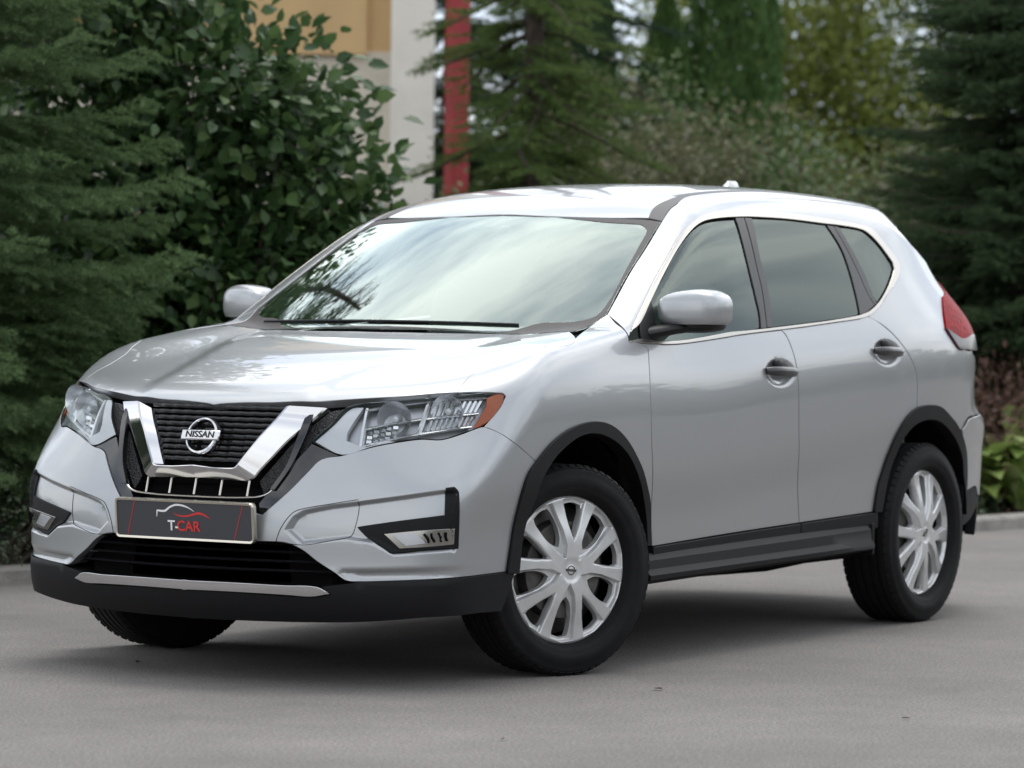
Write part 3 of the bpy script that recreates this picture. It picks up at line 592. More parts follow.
for i in range(2):
    s = 1-2*i
    panel('window', DATA['glass_front'], MGLASSF, fdoor[i], side=s, off=-.004, gap=0, skirt=0)
    panel('window', DATA['glass_rear'], MTINT, rdoor[i], side=s, off=-.004, gap=0, skirt=0)
    panel('quarter_window', DATA['glass_quarter'], MTINT, quar[i], side=s, off=-.004, gap=0, skirt=0)
    panel('pillar_cover', DATA['pillar_front'], MGREY, fdoor[i], side=s, off=.001, gap=.0006, skirt=.012)
    panel('pillar_cover', DATA['pillar_rear'], MGREY, rdoor[i], side=s, off=.001, gap=.0006, skirt=.012)
    panel('pillar_cover', DATA['pillar_back'], MGREY, rdoor[i], side=s, off=.001, gap=.0006, skirt=.012)
    panel('pillar_cover', DATA['pillar_quarter'], MGREY, quar[i], side=s, off=.001, gap=.0006, skirt=.012)
    panel('mirror_gusset', DATA['mirror_gusset'], MBLK, fdoor[i], side=s, off=.003, gap=0, skirt=.012)
    panel('window_trim', DATA['chrome_trim'], MTRIM, car, side=s, off=.004, gap=.0030, skirt=.012, h=.02)
    panel('door_moulding', DATA['door_moulding_front'], MPLAS, fdoor[i], side=s, off=.009, gap=.001, skirt=.03)
    panel('door_moulding', DATA['door_moulding_rear'], MPLAS, rdoor[i], side=s, off=.009, gap=.001, skirt=.03)
    panel('arch_moulding', DATA['arch_front_out']+DATA['arch_front_in'][::-1], MPLAS, car, side=s, off=.010, gap=0, skirt=.05, h=.02)
    panel('arch_moulding', DATA['arch_rear_out']+DATA['arch_rear_in'][::-1], MPLAS, car, side=s, off=.010, gap=0, skirt=.05, h=.02)
    panel('roof_ditch_moulding', DATA['ditch_molding'], mat('ditch strip', (.07, .066, .064), .5), car, side=s, d=(0, .4, 1), off=.001, gap=.001, skirt=.01, h=.02)
    # sill
    mb = MB()
    xs = np.linspace(-.462, -2.215, 22); rows = []
    for x in xs:
        u = (x+.462)/(-2.215+.462); up = .356+.030*u; led = .312+.022*u; bo = .272+.028*u
        bl = 1-.8*sstep(.72, .95, u)
        sec = [(.868, up+.02), (.892, up-.003), (.896, led+.012), (.906+.016*bl, led-.006), (.908+.012*bl, led-.022), (.880, bo), (.80, bo-.004), (.70, bo)]
        rows.append([(x, y*s, z) for y, z in sec])
    w = len(rows[0]); mb.add([p for r_ in rows for p in r_], [(a*w+j, a*w+j+1, (a+1)*w+j+1, (a+1)*w+j) for a in range(len(xs)-1) for j in range(w-1)]+[tuple(range(w)), tuple((len(xs)-1)*w+j for j in range(w))])
    mb.build('sill', MPLAS, car)

# ---- roof and glass
hd = [DATA['windscreen'][0]]+DATA['windscreen'][1:4]
roof_edge = DATA['ditch_molding'][:10]
half_roof = [(hd[0][0]-.006, 0, 1.545)]+[(q[0]-.006, q[1], q[2]+.004) for q in DATA['windscreen'][1:3]]+[(q[0]-.004, q[1]-.002, q[2]) for q in roof_edge]+[(-3.02, .50, 1.6), (-3.12, .3, 1.6), (-3.16, 0, 1.61)]
panel('roof_panel', half_roof, MP, car, d=(.1, 0, 1), h=.045, half=True)
ws = panel('windscreen', DATA['windscreen'], MGLASS, car, d=(.5, .0, .87), h=.04, half=True, gap=.001, skirt=.004)
clear = [(-1.0, 0, 1.519)]+DATA['windscreen_clear'][1:-1]+[(-.245, .45, 1.15), (-.222, .25, 1.15), (-.215, 0, 1.15)]
WS = [tuple(q) for q in DATA['windscreen']]
ring = WS[:-1]+[(-.212, 0, 1.128)]
frit = [(ring[0][0], 0.0, ring[0][2])]+ring[1:-1]+[(-.2, 0, 1.128), (-.215, 0, 1.15)]+clear[::-1][1:]
frit[-1] = (frit[-1][0], 0, frit[-1][2])
panel('screen_border', frit, mat('dark screen border', (.055, .048, .047), .5, spec=.35), ws, d=(.5, 0, .87), h=.03, half=True, gap=.003, off=.0012, skirt=0)
mb = MB()
cw = [(-.272, .70, 1.118), (-.235, .50, 1.122), (-.19, .25, 1.126), (-.172, 0, 1.127), (-.19, -.25, 1.126), (-.235, -.50, 1.122), (-.272, -.70, 1.118)]
cw = catmull(cw, .05, closed=False); w = len(cw)
mb.add([(p[0]+.02, p[1], p[2]-.035) for p in cw]+[(p[0]-.13, p[1], p[2]-.012) for p in cw], [(i, i+1, w+i+1, w+i) for i in range(w-1)])
mb.build('cowl', MBLK, car)
for y0, y1 in ((.48, -.12), (-.08, -.60)):                     # wipers lie at the foot of the screen
    mb = MB(); pts = []
    for u in np.linspace(0, 1, 12):
        y = y0+(y1-y0)*u; x = -.245-.12*(y/.68)**2; z = float(WIND(np.array(x), np.array(y)))+.004
        pts.append((x, y, z))
    mb.tube(pts, .006, 6, flat=(1, .8)); mb.build('wiper', MBLK, car)
mb = MB()                                                      # aerial fin
for u in np.linspace(0, 1, 9): pass
fs = [(-2.62+.17*u, .0, 1.672) for u in np.linspace(0, 1, 9)]
fin = [(-2.70, .004), (-2.66, .030), (-2.60, .052), (-2.565, .056), (-2.54, .046), (-2.50, .012)]
rows = []
for k in range(7):
    a = k/6; wv = .034*(1-a)**.6+.004
    rows.append([(-2.70+(.10-.065*a)*math.cos(t)-.035*a, .0+wv*math.sin(t), 1.660+.064*a) for t in np.linspace(0, 2*math.pi, 15)[:-1]])
w = 14; mb.add([p for r_ in rows for p in r_], [(a*w+j, a*w+(j+1) % w, (a+1)*w+(j+1) % w, (a+1)*w+j) for a in range(6) for j in range(w)]+[tuple(6*w+j for j in range(w))])
mb.build('roof_aerial', MP, car)

# ---- tail
tl = both('tail_lamp', DATA['tail_lamp'], MRED, (car, car), d=(-.6, .8, 0), h=.02, off=.006, skirt=.03)
for o_, s_ in zip(tl, (1, -1)): panel('clear_lens', DATA['tail_clear'], MCLEAR, o_, side=s_, d=(-.6, .8, 0), h=.02, off=.009, skirt=.01)
both('rear_bumper', DATA['rear_bumper'], MP, (car, car), d=(-.6, .8, 0), h=.02, off=.004, skirt=.03)
both('rear_lower_cladding', DATA['rear_lower'], MPLAS, (car, car), d=(-.6, .8, 0), h=.02, off=.0, skirt=.04)
tg = [(0, 0, 1.60), (0, .50, 1.60), (0, .60, 1.50), (0, .70, 1.35), (0, .69, 1.2), (0, .68, 1.09), (0, .76, 1.05), (0, .80, .93), (0, .80, .80), (0, 0, .78)]
tg = [(float(G(np.array(q[1]), np.array(q[2]))), q[1], q[2]) for q in tg]
tail = panel('tailgate', tg, MP, car, d=(-1, 0, 0), h=.04, half=True)
rg = [(float(G(np.array(y), np.array(z)))-.0, y, z) for y, z in ((0, 1.54), (.46, 1.52), (.56, 1.40), (.58, 1.22), (0, 1.17))]
panel('rear_window', rg, MTINT, tail, d=(-1, 0, 0), h=.05, half=True, off=.003, skirt=.003)
rb = [(float(G(np.array(y), np.array(z))), y, z) for y, z in ((0, .775), (.5, .775), (.60, .785), (.58, .48), (0, .45))]
panel('rear_bumper', rb, MP, car, d=(-1, 0, 0), h=.05, half=True, off=.004)
rb = [(float(G(np.array(y), np.array(z))), y, z) for y, z in ((0, .445), (.58, .475), (.57, .30), (0, .28))]
panel('rear_lower_cladding', rb, MPLAS, car, d=(-1, 0, 0), h=.05, half=True, skirt=.05)

# ---- face of the car
rr = catmull([(p[1], p[2], 0) for p in DATA['relief_recess']], .006)[:, :2]
rt = np.roll(rr, -1, 0)-np.roll(rr, 1, 0); rt /= np.linalg.norm(rt, axis=1, keepdims=True); rn_ = np.stack([-rt[:, 1], rt[:, 0]], -1)
rn_ *= np.sign(-sd_poly(rr[:1, 0]+rn_[:1, 0]*.004, rr[:1, 1]+rn_[:1, 1]*.004, rr))[0]
rows_ = np.concatenate([rr+rn_*o for o in (-.003, .001, .0045, .008, .0115, .015, .019)])
r2_ = catmull([(p[1], p[2], 0) for p in DATA['relief_tuck'][:5]], .01, closed=False)[:, :2]
rows3 = [fx(y, z) for y, z in rows_ if y > .01]+[fx(y, z-o) for y, z in r2_ for o in (-.004, .003, .010, .017, .024, .031)]
bump = panel('front_bumper', DATA['bumper'], MP, car, d=(.8, .55, .05), h=.016, half=True, skirt=.025, extra=rows3)
lowc = panel('lower_bumper', DATA['front_lower'], MPLAS, car, d=(.8, .5, -.1), h=.025, half=True, off=.004, skirt=.09)
panel('skid_strip', DATA['skid_strip'], MCHROME, lowc, d=(1, .25, .2), h=.02, half=True, off=.014, skirt=.02)
grille = panel('grille', DATA['grille'], MVOID, car, d=(1, .25, .2), h=.03, half=True, off=-.07, gap=-.004, skirt=0)
# slats of the upper grille run between the arms of the vee
vi = on_surf(DATA['vee_inner'], step=.015); vo = on_surf(DATA['vee_outer'], step=.015)
zi, yi = vi[:, 2], vi[:, 1]
for k in range(10):
    z = .712+.0185*k
    j = np.argmin(np.abs(zi[:max(2, int(len(zi)*.72))]-z)); wv = yi[j]+.012
    mb = MB()
    ys = np.linspace(-wv, wv, 41)
    mb.tube([fx(y, z+.0010*math.cos(y*2*math.pi/.052), -.030+.005*math.cos(y*2*math.pi/.052)) for y in ys], .0068, 6, flat=(.6, 1.0))
    mb.build('grille_slat', MSLAT, grille)
# chrome vee: inner flank, ridge, broad outer face, outer flank
def resample(P, n):
    s = np.r_[0, np.cumsum(np.linalg.norm(np.diff(P, axis=0), axis=1))]; u = np.linspace(0, s[-1], n); return np.stack([np.interp(u, s, P[:, i]) for i in range(3)], -1)
n_ = 60; A_, B_ = resample(vi, n_), resample(vo, n_)
for q in (A_, B_): q[-1, 1] = 0
sec = [(.0, -.045), (.03, -.008), (.20, .022), (.25, .024), (.84, -.004), (.88, -.008), (1.0, -.05)]
rows = []
for a, b_ in zip(A_, B_):
    rows.append([])
    for u, o in sec:
        p = a+(b_-a)*u; p[0] = F(np.array(p[1]), np.array(p[2])); nn = grad(p[None])[0]; rows[-1].append(p+nn*o)
w = len(sec); V = np.array([p for r_ in rows for p in r_]); Fs = [(i*w+j, i*w+j+1, (i+1)*w+j+1, (i+1)*w+j) for i in range(n_-1) for j in range(w-1)]
Fs.append(tuple(range(w)))
k = len(V); mb = MB(); mb.add(V, Fs); mb.add(V*[1, -1, 1], [q[::-1] for q in Fs])
vee = mb.build('chrome_vee', MCHROME, grille); vee.data.set_sharp_from_angle(angle=R(14))
both('grille_wing', DATA['wing'], MGLOSS, (grille, grille), d=(.8, .55, .1), off=-.006, h=.02, skirt=.05)
mm = mat('grille mesh', (.008, .008, .009), .3, spec=.3)
t = mm.node_tree; vn = t.nodes.new('ShaderNodeTexVoronoi'); vn.inputs['Scale'].default_value = 150; cn = t.nodes.new('ShaderNodeTexCoord'); un = t.nodes.new('ShaderNodeBump'); un.inputs['Strength'].default_value = 1; un.inputs['Distance'].default_value = .004
t.links.new(cn.outputs['Object'], vn.inputs['Vector']); t.links.new(vn.outputs['Distance'], un.inputs['Height']); t.links.new(un.outputs['Normal'], t.nodes['Principled BSDF'].inputs['Normal'])
both('mesh_strip', DATA['mesh_strip'], mm, (grille, grille), d=(.9, .4, .1), off=-.014, h=.012, gap=.001, skirt=.05)
both('upright_fin', [fx(.345, .80), fx(.352, .86), fx(.374, .862), fx(.367, .80), fx(.34, .70), fx(.30, .625), fx(.285, .625), fx(.325, .70)], MGLOSS, (grille, grille), d=(1, .4, .1), off=.004, h=.015, gap=0, skirt=.05)
# lower openings with upright bars above the plate
for y in (-.20, -.10, 0, .10, .20):
    mb = MB(); mb.tube([fx(y, z, -.012) for z in (.600, .62, .64, .652)], .0036, 6); mb.build('grille_bar', MTRIM, grille)
mb = MB(); lp = catmull([(y, z, 0) for y, z in ((-.335, .71), (-.31, .655), (-.275, .612), (-.22, .598), (0, .594), (.22, .598), (.275, .612), (.31, .655), (.335, .71))], .012, corner=80, closed=False); mb.tube([fx(p[0], p[1], -.006) for p in lp], .0032, 6, up=(1, 0, 0)); mb.build('grille_lip', MTRIM, grille)
intake = panel('lower_intake', DATA['intake'], MVOID, car, d=(1, .25, .1), h=.03, half=True, off=-.10, gap=-.006, skirt=0)
for z in (.368, .398, .428):
    wv = .545-1.35*max(0, z-.355); mb = MB(); mb.tube([fx(y, z, -.035) for y in np.linspace(-wv, wv, 40)], .010, 6, flat=(1.4, .55)); mb.build('intake_slat', MSLAT, intake)
mb = MB()
for s in (1, -1):                                           # inner cheeks of the intake
    q = [fx(s*y, z, 0) for y, z in ((.40, .45), (.47, .41), (.56, .345))]; q2 = [(p[0]-.1, p[1], p[2]) for p in q]
    mb.add(q+q2, [(0, 1, 4, 3), (1, 2, 5, 4)])
q = [fx(y, .453, .0) for y in np.linspace(-.42, .42, 20)]; mb.add(q+[(p[0]-.1, p[1], p[2]) for p in q], [(i, i+1, 21+i, 20+i) for i in range(19)])
mb.build('intake_duct', MBLK, intake)
# fog lamps in their black corners
bez = both('fog_bezel', DATA['bezel'], MPLAS, (bump, bump), d=(.8, .6, 0), off=.006, h=.012, gap=0, skirt=.03)
for i, b_ in enumerate(bez):
    s = 1-2*i
    fl = panel('fog_lamp', DATA['fog_lamp'], MFOG, b_, side=s, d=(.8, .6, 0), off=.009, h=.008, gap=.001, skirt=.01)
    pts = np.array(DATA['fog_lamp']); ce = pts.mean(0)
    out_ = fl
    a_, b2 = pts[1], pts[4]
    for (u0, u1, mt_) in ((.10, .30, MHOUSE),):
        pass
    q = [tuple(pts[0]*.78+ce*.22), tuple(pts[0]*.1+pts[1]*.72+ce*.18), tuple(pts[4]*.55+ce*.45), tuple(pts[5]*.72+ce*.28)]
    panel('lamp_bowl', q, MHOUSE, fl, side=s, d=(.8, .6, 0), off=.0115, h=.008, gap=0, skirt=.004)
    mb = MB()
    for j in range(4):
        p = pts[1]*(1-(.12+.2*j))+pts[2]*(.12+.2*j); p2 = pts[4]*(1-(.12+.2*j))+pts[3]*(.12+.2*j)
        n_p = grad(p[None])[0]; m1, m2 = p*.8+p2*.2, p*.25+p2*.75
        mb.tube([(m1+n_p*.012)*[1, s, 1], ((m1+m2)/2+n_p*.014+[0, .004*(-1)**j, 0])*[1, s, 1], (m2+n_p*.012)*[1, s, 1]], .0045, 5)
    mb.build('lamp_flute', MVOID, fl)
# tow-eye cover seam
tow = catmull(np.array(DATA['tow']), .02, closed=True)
for s in (1, -1):
    X = on_surf(list(map(tuple, tow))+[tuple(tow[0])], off=.0002, step=.012, side=s); mb = MB(); mb.tube(X, .0013, 5, caps=False); mb.build('tow_cover_seam', MBLK, bump)
# headlamps
for i in range(2):
    s = 1-2*i; D_ = (.75, .6, .2); H_ = DATA['headlight']
    hl = panel('headlamp', H_, MLENS, car, side=s, d=D_, off=.001, h=.02, gap=.001, skirt=.004)
    panel('lamp_housing', H_, MHOUSE, hl, side=s, d=D_, off=-.045, h=.02, gap=-.002, skirt=0)
    P_ = np.array(H_); c0 = P_.mean(0)
    mb = MB()                                                # side walls of the housing
    X = on_surf(list(map(tuple, catmull(P_, .03)))+[tuple(P_[0])], off=-.002, step=.03, side=s); X2 = on_surf(list(map(tuple, catmull(P_, .03)))+[tuple(P_[0])], off=-.047, step=.03, side=s)
    w = len(X); mb.add(list(X)+list(X2), [(j, j+1, w+j+1, w+j) for j in range(w-1)]); mb.build('lamp_wall', MBLK, hl, recalc=False)
    panel('amber_reflector', DATA['amber'], MAMBER, hl, side=s, d=D_, off=-.006, h=.012, gap=0, skirt=.01)
    mixp = lambda i, k, u: tuple((P_[i]*(1-u)+P_[k]*u)*.97+c0*.03)
    strip = [mixp(0, 0, 0), mixp(1, 1, 0), mixp(2, 2, 0), mixp(2, 3, .22), mixp(1, 13, .36), mixp(0, 14, .62), mixp(14, 13, .55), mixp(13, 12, .6), mixp(13, 12, .62), mixp(14, 13, .5), mixp(14, 14, 0)]
    strip = [mixp(0, 0, 0), mixp(1, 1, 0), mixp(2, 2, 0), mixp(2, 3, .25), mixp(1, 13, .32), tuple(P_[0]*.50+P_[14]*.28+c0*.22), tuple(P_[14]*.62+P_[13]*.20+c0*.18), tuple(P_[13]*.80+c0*.20), mixp(13, 12, .5), mixp(14, 14, 0)]
    panel('light_strip', strip, MWHITE, hl, side=s, d=D_, off=-.012, h=.012, gap=0, skirt=.02)
    for u, rr, zz in ((.34, .055, .60), (.70, .052, .60)):   # two bowls with bulbs
        top = P_[2]*(1-u)+P_[5]*u; bot = P_[14]*(1-u)+P_[9]*u; ctr = (top*.52+bot*.48); n_p = grad(ctr[None])[0]
        ctr = march(ctr[None]+n_p*.2, n_p)[0]-n_p*.010
        ax = Vector((1, .22, .0)).normalized(); rot = ax.to_track_quat('Y', 'Z').to_matrix()
        mb = MB(); mb.lathe([(rr*q, -.05*(1-q*q)-.004) for q in (1.06, 1, .9, .75, .6, .42, .25, .1)], 28)
        V = np.array(mb.V)@np.array(rot).T+ctr; V = V*[1, s, 1]
        o = MB().add(V, mb.F).build('reflector_bowl', MREFL, hl)
        mb = MB(); mb.lathe([(.0005, -.006), (.010, -.008), (.013, -.016), (.012, -.05)], 16); V = (np.array(mb.V)@np.array(rot).T+ctr)*[1, s, 1]
        MB().add(V, mb.F).build('bulb', MWHITE, o)
    def lp_(u, v, o):                                        # a point inside the lamp: u along it, v from top to bottom, o behind the lens
        top = P_[2]*(1-u)+P_[5]*u; bot = P_[14]*(1-u)+P_[9]*u; p = top*(1-v)+bot*v; n_p = grad(p[None])[0]
        return (march(p[None]+n_p*.2, n_p)[0]-n_p*o)*[1, s, 1]
    mb = MB()                                                # upright flutes of the outer bowl
    for u in np.linspace(.60, .90, 9):
        mb.tube([lp_(u, v, .026+.012*math.cos(math.pi*(v-.5))) for v in np.linspace(.12, .86, 7)], .0075, 6)
    mb.build('lamp_flutes', MREFL, hl)
    mb = MB()
    for v, o in ((.10, .022), (.52, .030), (.90, .024)):
        mb.tube([lp_(u, v, o) for u in np.linspace(.12, .93, 14)], .008, 6, flat=(1.6, .7))
    for u in (.13, .55): mb.tube([lp_(u, v, .022) for v in np.linspace(.08, .92, 7)], .008, 6, flat=(1, 1.3))
    mb.build('lamp_bezel', MREFL, hl)
    mb = MB()
    for j in range(5):
        for k in range(3): mb.box(lp_(.18+.045*j, .62+.10*k, .030), (.010, .016, .010), Matrix.Rotation(.5*math.sin(j*2.1+k), 3, 'Z')@Matrix.Rotation(.4*math.cos(j+k*1.7), 3, 'Y'))
    mb.build('lamp_facets', MREFL, hl, smooth=False)
# emblem: ring and bar
pitch = math.atan2(float(FC(.72)-FC(.85)), .13)
def face_mat(x, y, z, pt):          # local x -> image right (+y), local y -> up, local z -> out of the face
    return Matrix.Translation((x, y, z))@Matrix(((0, -math.sin(pt), math.cos(pt), 0), (1, 0, 0, 0), (0, math.cos(pt), math.sin(pt), 0), (0, 0, 0, 1)))
em = face_mat(float(F(np.array(0.), np.array(.786)))+.004, 0, .786, pitch)
mb = MB(); rows = []
for j in range(49):
    t_ = 2*math.pi*j/48; c_, s_ = math.cos(t_), math.sin(t_)
    rows.append([(r_*c_, r_*s_*1.02, z_) for r_, z_ in ((.050, -.012), (.0505, .004), (.0535, .010), (.0590, .008), (.0625, .000), (.063, -.012))])
mb.add([em@Vector(p) for r_ in rows for p in r_], [(a*6+j, a*6+j+1, (a+1)*6+j+1, (a+1)*6+j) for a in range(48) for j in range(5)])
badge = mb.build('emblem', MCHROME, grille)
mb = MB(); mb.box((0, 0, .008), (.150, .034, .014), bev=.003); mb.V = [tuple(em@Vector(p)) for p in mb.V]; mb.build('emblem_bar', MCHROME, badge)
text_obj('emblem_letters', 'NISSAN', .030, MBLK, badge, em@Matrix.Translation((0, 0, .0158)), xscale=1.12, bold=.0004)
mb = MB(); mb.lathe([(.0005, -.03), (.05, -.03)], 24); mb.V = [tuple(em@Vector((p[0], p[2], p[1]+.0))) for p in mb.V]; mb.build('emblem_back', MVOID, badge)
# number plate with frame, print
pm = face_mat(.948, 0, .519, R(-5))
def rrect(w_, h_, r_, n=6):
    return [(sx*(w_/2-r_)+r_*math.cos(a), sy*(h_/2-r_)+r_*math.sin(a)) for sx, sy, a0 in ((1, 1, 0), (-1, 1, 90), (-1, -1, 180), (1, -1, 270)) for a in [R(a0+90*k/n) for k in range(n+1)]]
o1, o2 = rrect(.546, .130, .014), rrect(.532, .114, .009); n = len(o1)
mb = MB(); V = [(x, y, -.012) for x, y in o1]+[(x, y, .004) for x, y in o1]+[(x*.994, y*.98, .008) for x, y in o1]+[(x, y, .006) for x, y in o2]+[(x, y, .001) for x, y in o2]
mb.add([pm@Vector(p) for p in V], [(k*n+j, k*n+(j+1) % n, (k+1)*n+(j+1) % n, (k+1)*n+j) for k in range(4) for j in range(n)]+[tuple(range(n))])
plate = mb.build('number_plate_frame', MFRAME, car)
mb = MB(); mb.add([pm@Vector((x, y, .003)) for x, y in o2], [tuple(range(n))]); face = mb.build('plate_face', MPLATE, plate)
def flat_strip(pts, ws_, M, z=.0042):
    pts = [Vector((x, y, 0)) for x, y in pts]; V = []
    for i, p in enumerate(pts):
        d_ = (pts[min(i+1, len(pts)-1)]-pts[max(i-1, 0)]).normalized(); nn = Vector((-d_.y, d_.x, 0)); V += [p+nn*ws_[i]/2, p-nn*ws_[i]/2]
    Vs = [pm@Vector((p.x, p.y, z)) for p in V]; return Vs, [(2*i, 2*i+1, 2*i+3, 2*i+2) for i in range(len(pts)-1)]
def crop2uv(x, y):
    u = ((x-.16*(y-170)*-.1)-497)/895*.546; top = 50+(x-65)*.0425; return u, (.5-(y-top)/243)*.130
def print_strip(name, px, ws_, M):
    P2 = catmull([(*crop2uv(*p), 0) for p in px], .006, closed=False)[:, :2]
    W2 = np.interp(np.linspace(0, 1, len(P2)), np.linspace(0, 1, len(ws_)), ws_); mb = MB(); mb.add(*flat_strip(P2, W2, M)); mb.build(name, M, face, recalc=False)
print_strip('plate_swoosh', [(322, 168), (326, 130), (375, 133), (410, 110), (450, 97), (500, 103), (540, 120), (566, 138)], [.002, .006, .007, .006, .006, .006, .004, .001], MPWHITE)
print_strip('plate_swoosh', [(430, 147), (460, 160), (510, 166), (560, 155), (595, 148), (630, 158), (667, 180)], [.001, .004, .005, .006, .008, .006, .001], MPRED)
print_strip('plate_line', [(186, 56), (122, 290)], [.002, .002], MPRED)
print_strip('plate_line', [(884, 86), (812, 318)], [.002, .002], MPRED)
text_obj('plate_letters', 'T-', .046, MPWHITE, face, pm@Matrix.Translation((-.042, -.020, .0045)), bold=.0008)
text_obj('plate_letters', 'CAR', .046, MPRED, face, pm@Matrix.Translation((.018, -.020, .0045)), bold=.0008)

# ---- mirrors, handles
def superq(c, r, e1, e2, nu=28, nv=18, taper=None):
    V = []
    sp = lambda a, e: math.copysign(abs(a)**e, a)
    for i in range(nv+1):
        ph = -math.pi/2+math.pi*i/nv
        for j in range(nu):
            th = 2*math.pi*j/nu
            p = [sp(math.cos(ph), e1)*sp(math.cos(th), e2), sp(math.cos(ph), e1)*sp(math.sin(th), e2), sp(math.sin(ph), e1)]
            p = [p[k]*r[k] for k in range(3)]
            if taper: p = taper(p)
            V.append([p[k]+c[k] for k in range(3)])
    return V, [(i*nu+j, i*nu+(j+1) % nu, (i+1)*nu+(j+1) % nu, (i+1)*nu+j) for i in range(nv) for j in range(nu)]
for i in range(2):
    s = 1-2*i
    def tp(p):
        x, y, z = p; u = (y+.125)/.25
        k = .82+.18*min(1, max(0, u*1.8)) if u < .55 else 1-.25*(u-.55)**2*2
        z2 = z*k*(1.0 if z < 0 else 1.0)
        x2 = x*(1.0 if x < 0 else 1.1)-.10*(u-.3)*.6
        if x < 0: x2 = max(x2, -.035-.10*(u-.3)*.6)
        return [x2, y, z2+.004*u]
    c_ = (-.72, .935, 1.205)
    V, Fs = superq(c_, (.085, .112, .074), .62, .55, taper=tp); V = np.array(V)
    V[:, 2] = np.maximum(V[:, 2], c_[2]-.046-.0*V[:, 1])
    mir = MB().add(V*[1, s, 1], Fs).build('door_mirror', MP, fdoor[i])
    V, Fs = superq((c_[0]-.005, c_[1]-.012, c_[2]-.052), (.070, .100, .026), .7, .6, taper=tp)
    MB().add(np.array(V)*[1, s, 1], Fs).build('mirror_base', MBLK, mir)
    mb = MB(); mb.tube([np.array(p)*[1, s, 1] for p in ((-.58, .825, 1.125), (-.61, .86, 1.135), (-.66, .89, 1.145), (-.70, .92, 1.150))], [.030, .028, .026, .024], 12, flat=(1.5, .8)); mb.build('mirror_arm', MBLK, mir)
    # handles
    for (xc, zc), dr in zip(DIMPLES, (fdoor[i], rdoor[i])):
        y0 = float(S_base(np.array(xc), np.array(zc)))
        mb = MB(); xs = np.linspace(-.112, .112, 19)
        pts = [(xc-u, (y0+.030-.030*(abs(u)/.112)**3.2)*s, zc+.004-.035*u) for u in xs]
        mb.tube(pts, [.0155*(1-.35*(abs(u)/.112)**4) for u in xs], 12, flat=(.75, 1.15)); hd_ = mb.build('door_handle', mat('handle black', (.030, .031, .034), .28, coat=.3), dr)
        mb = MB(); V, Fs = superq((xc+.018, y0-.001, zc+.028), (.030, .012, .022), .8, .8, 16, 10); mb.add(np.array(V)*[1, s, 1], Fs); mb.build('handle_pad', MBLK, hd_)

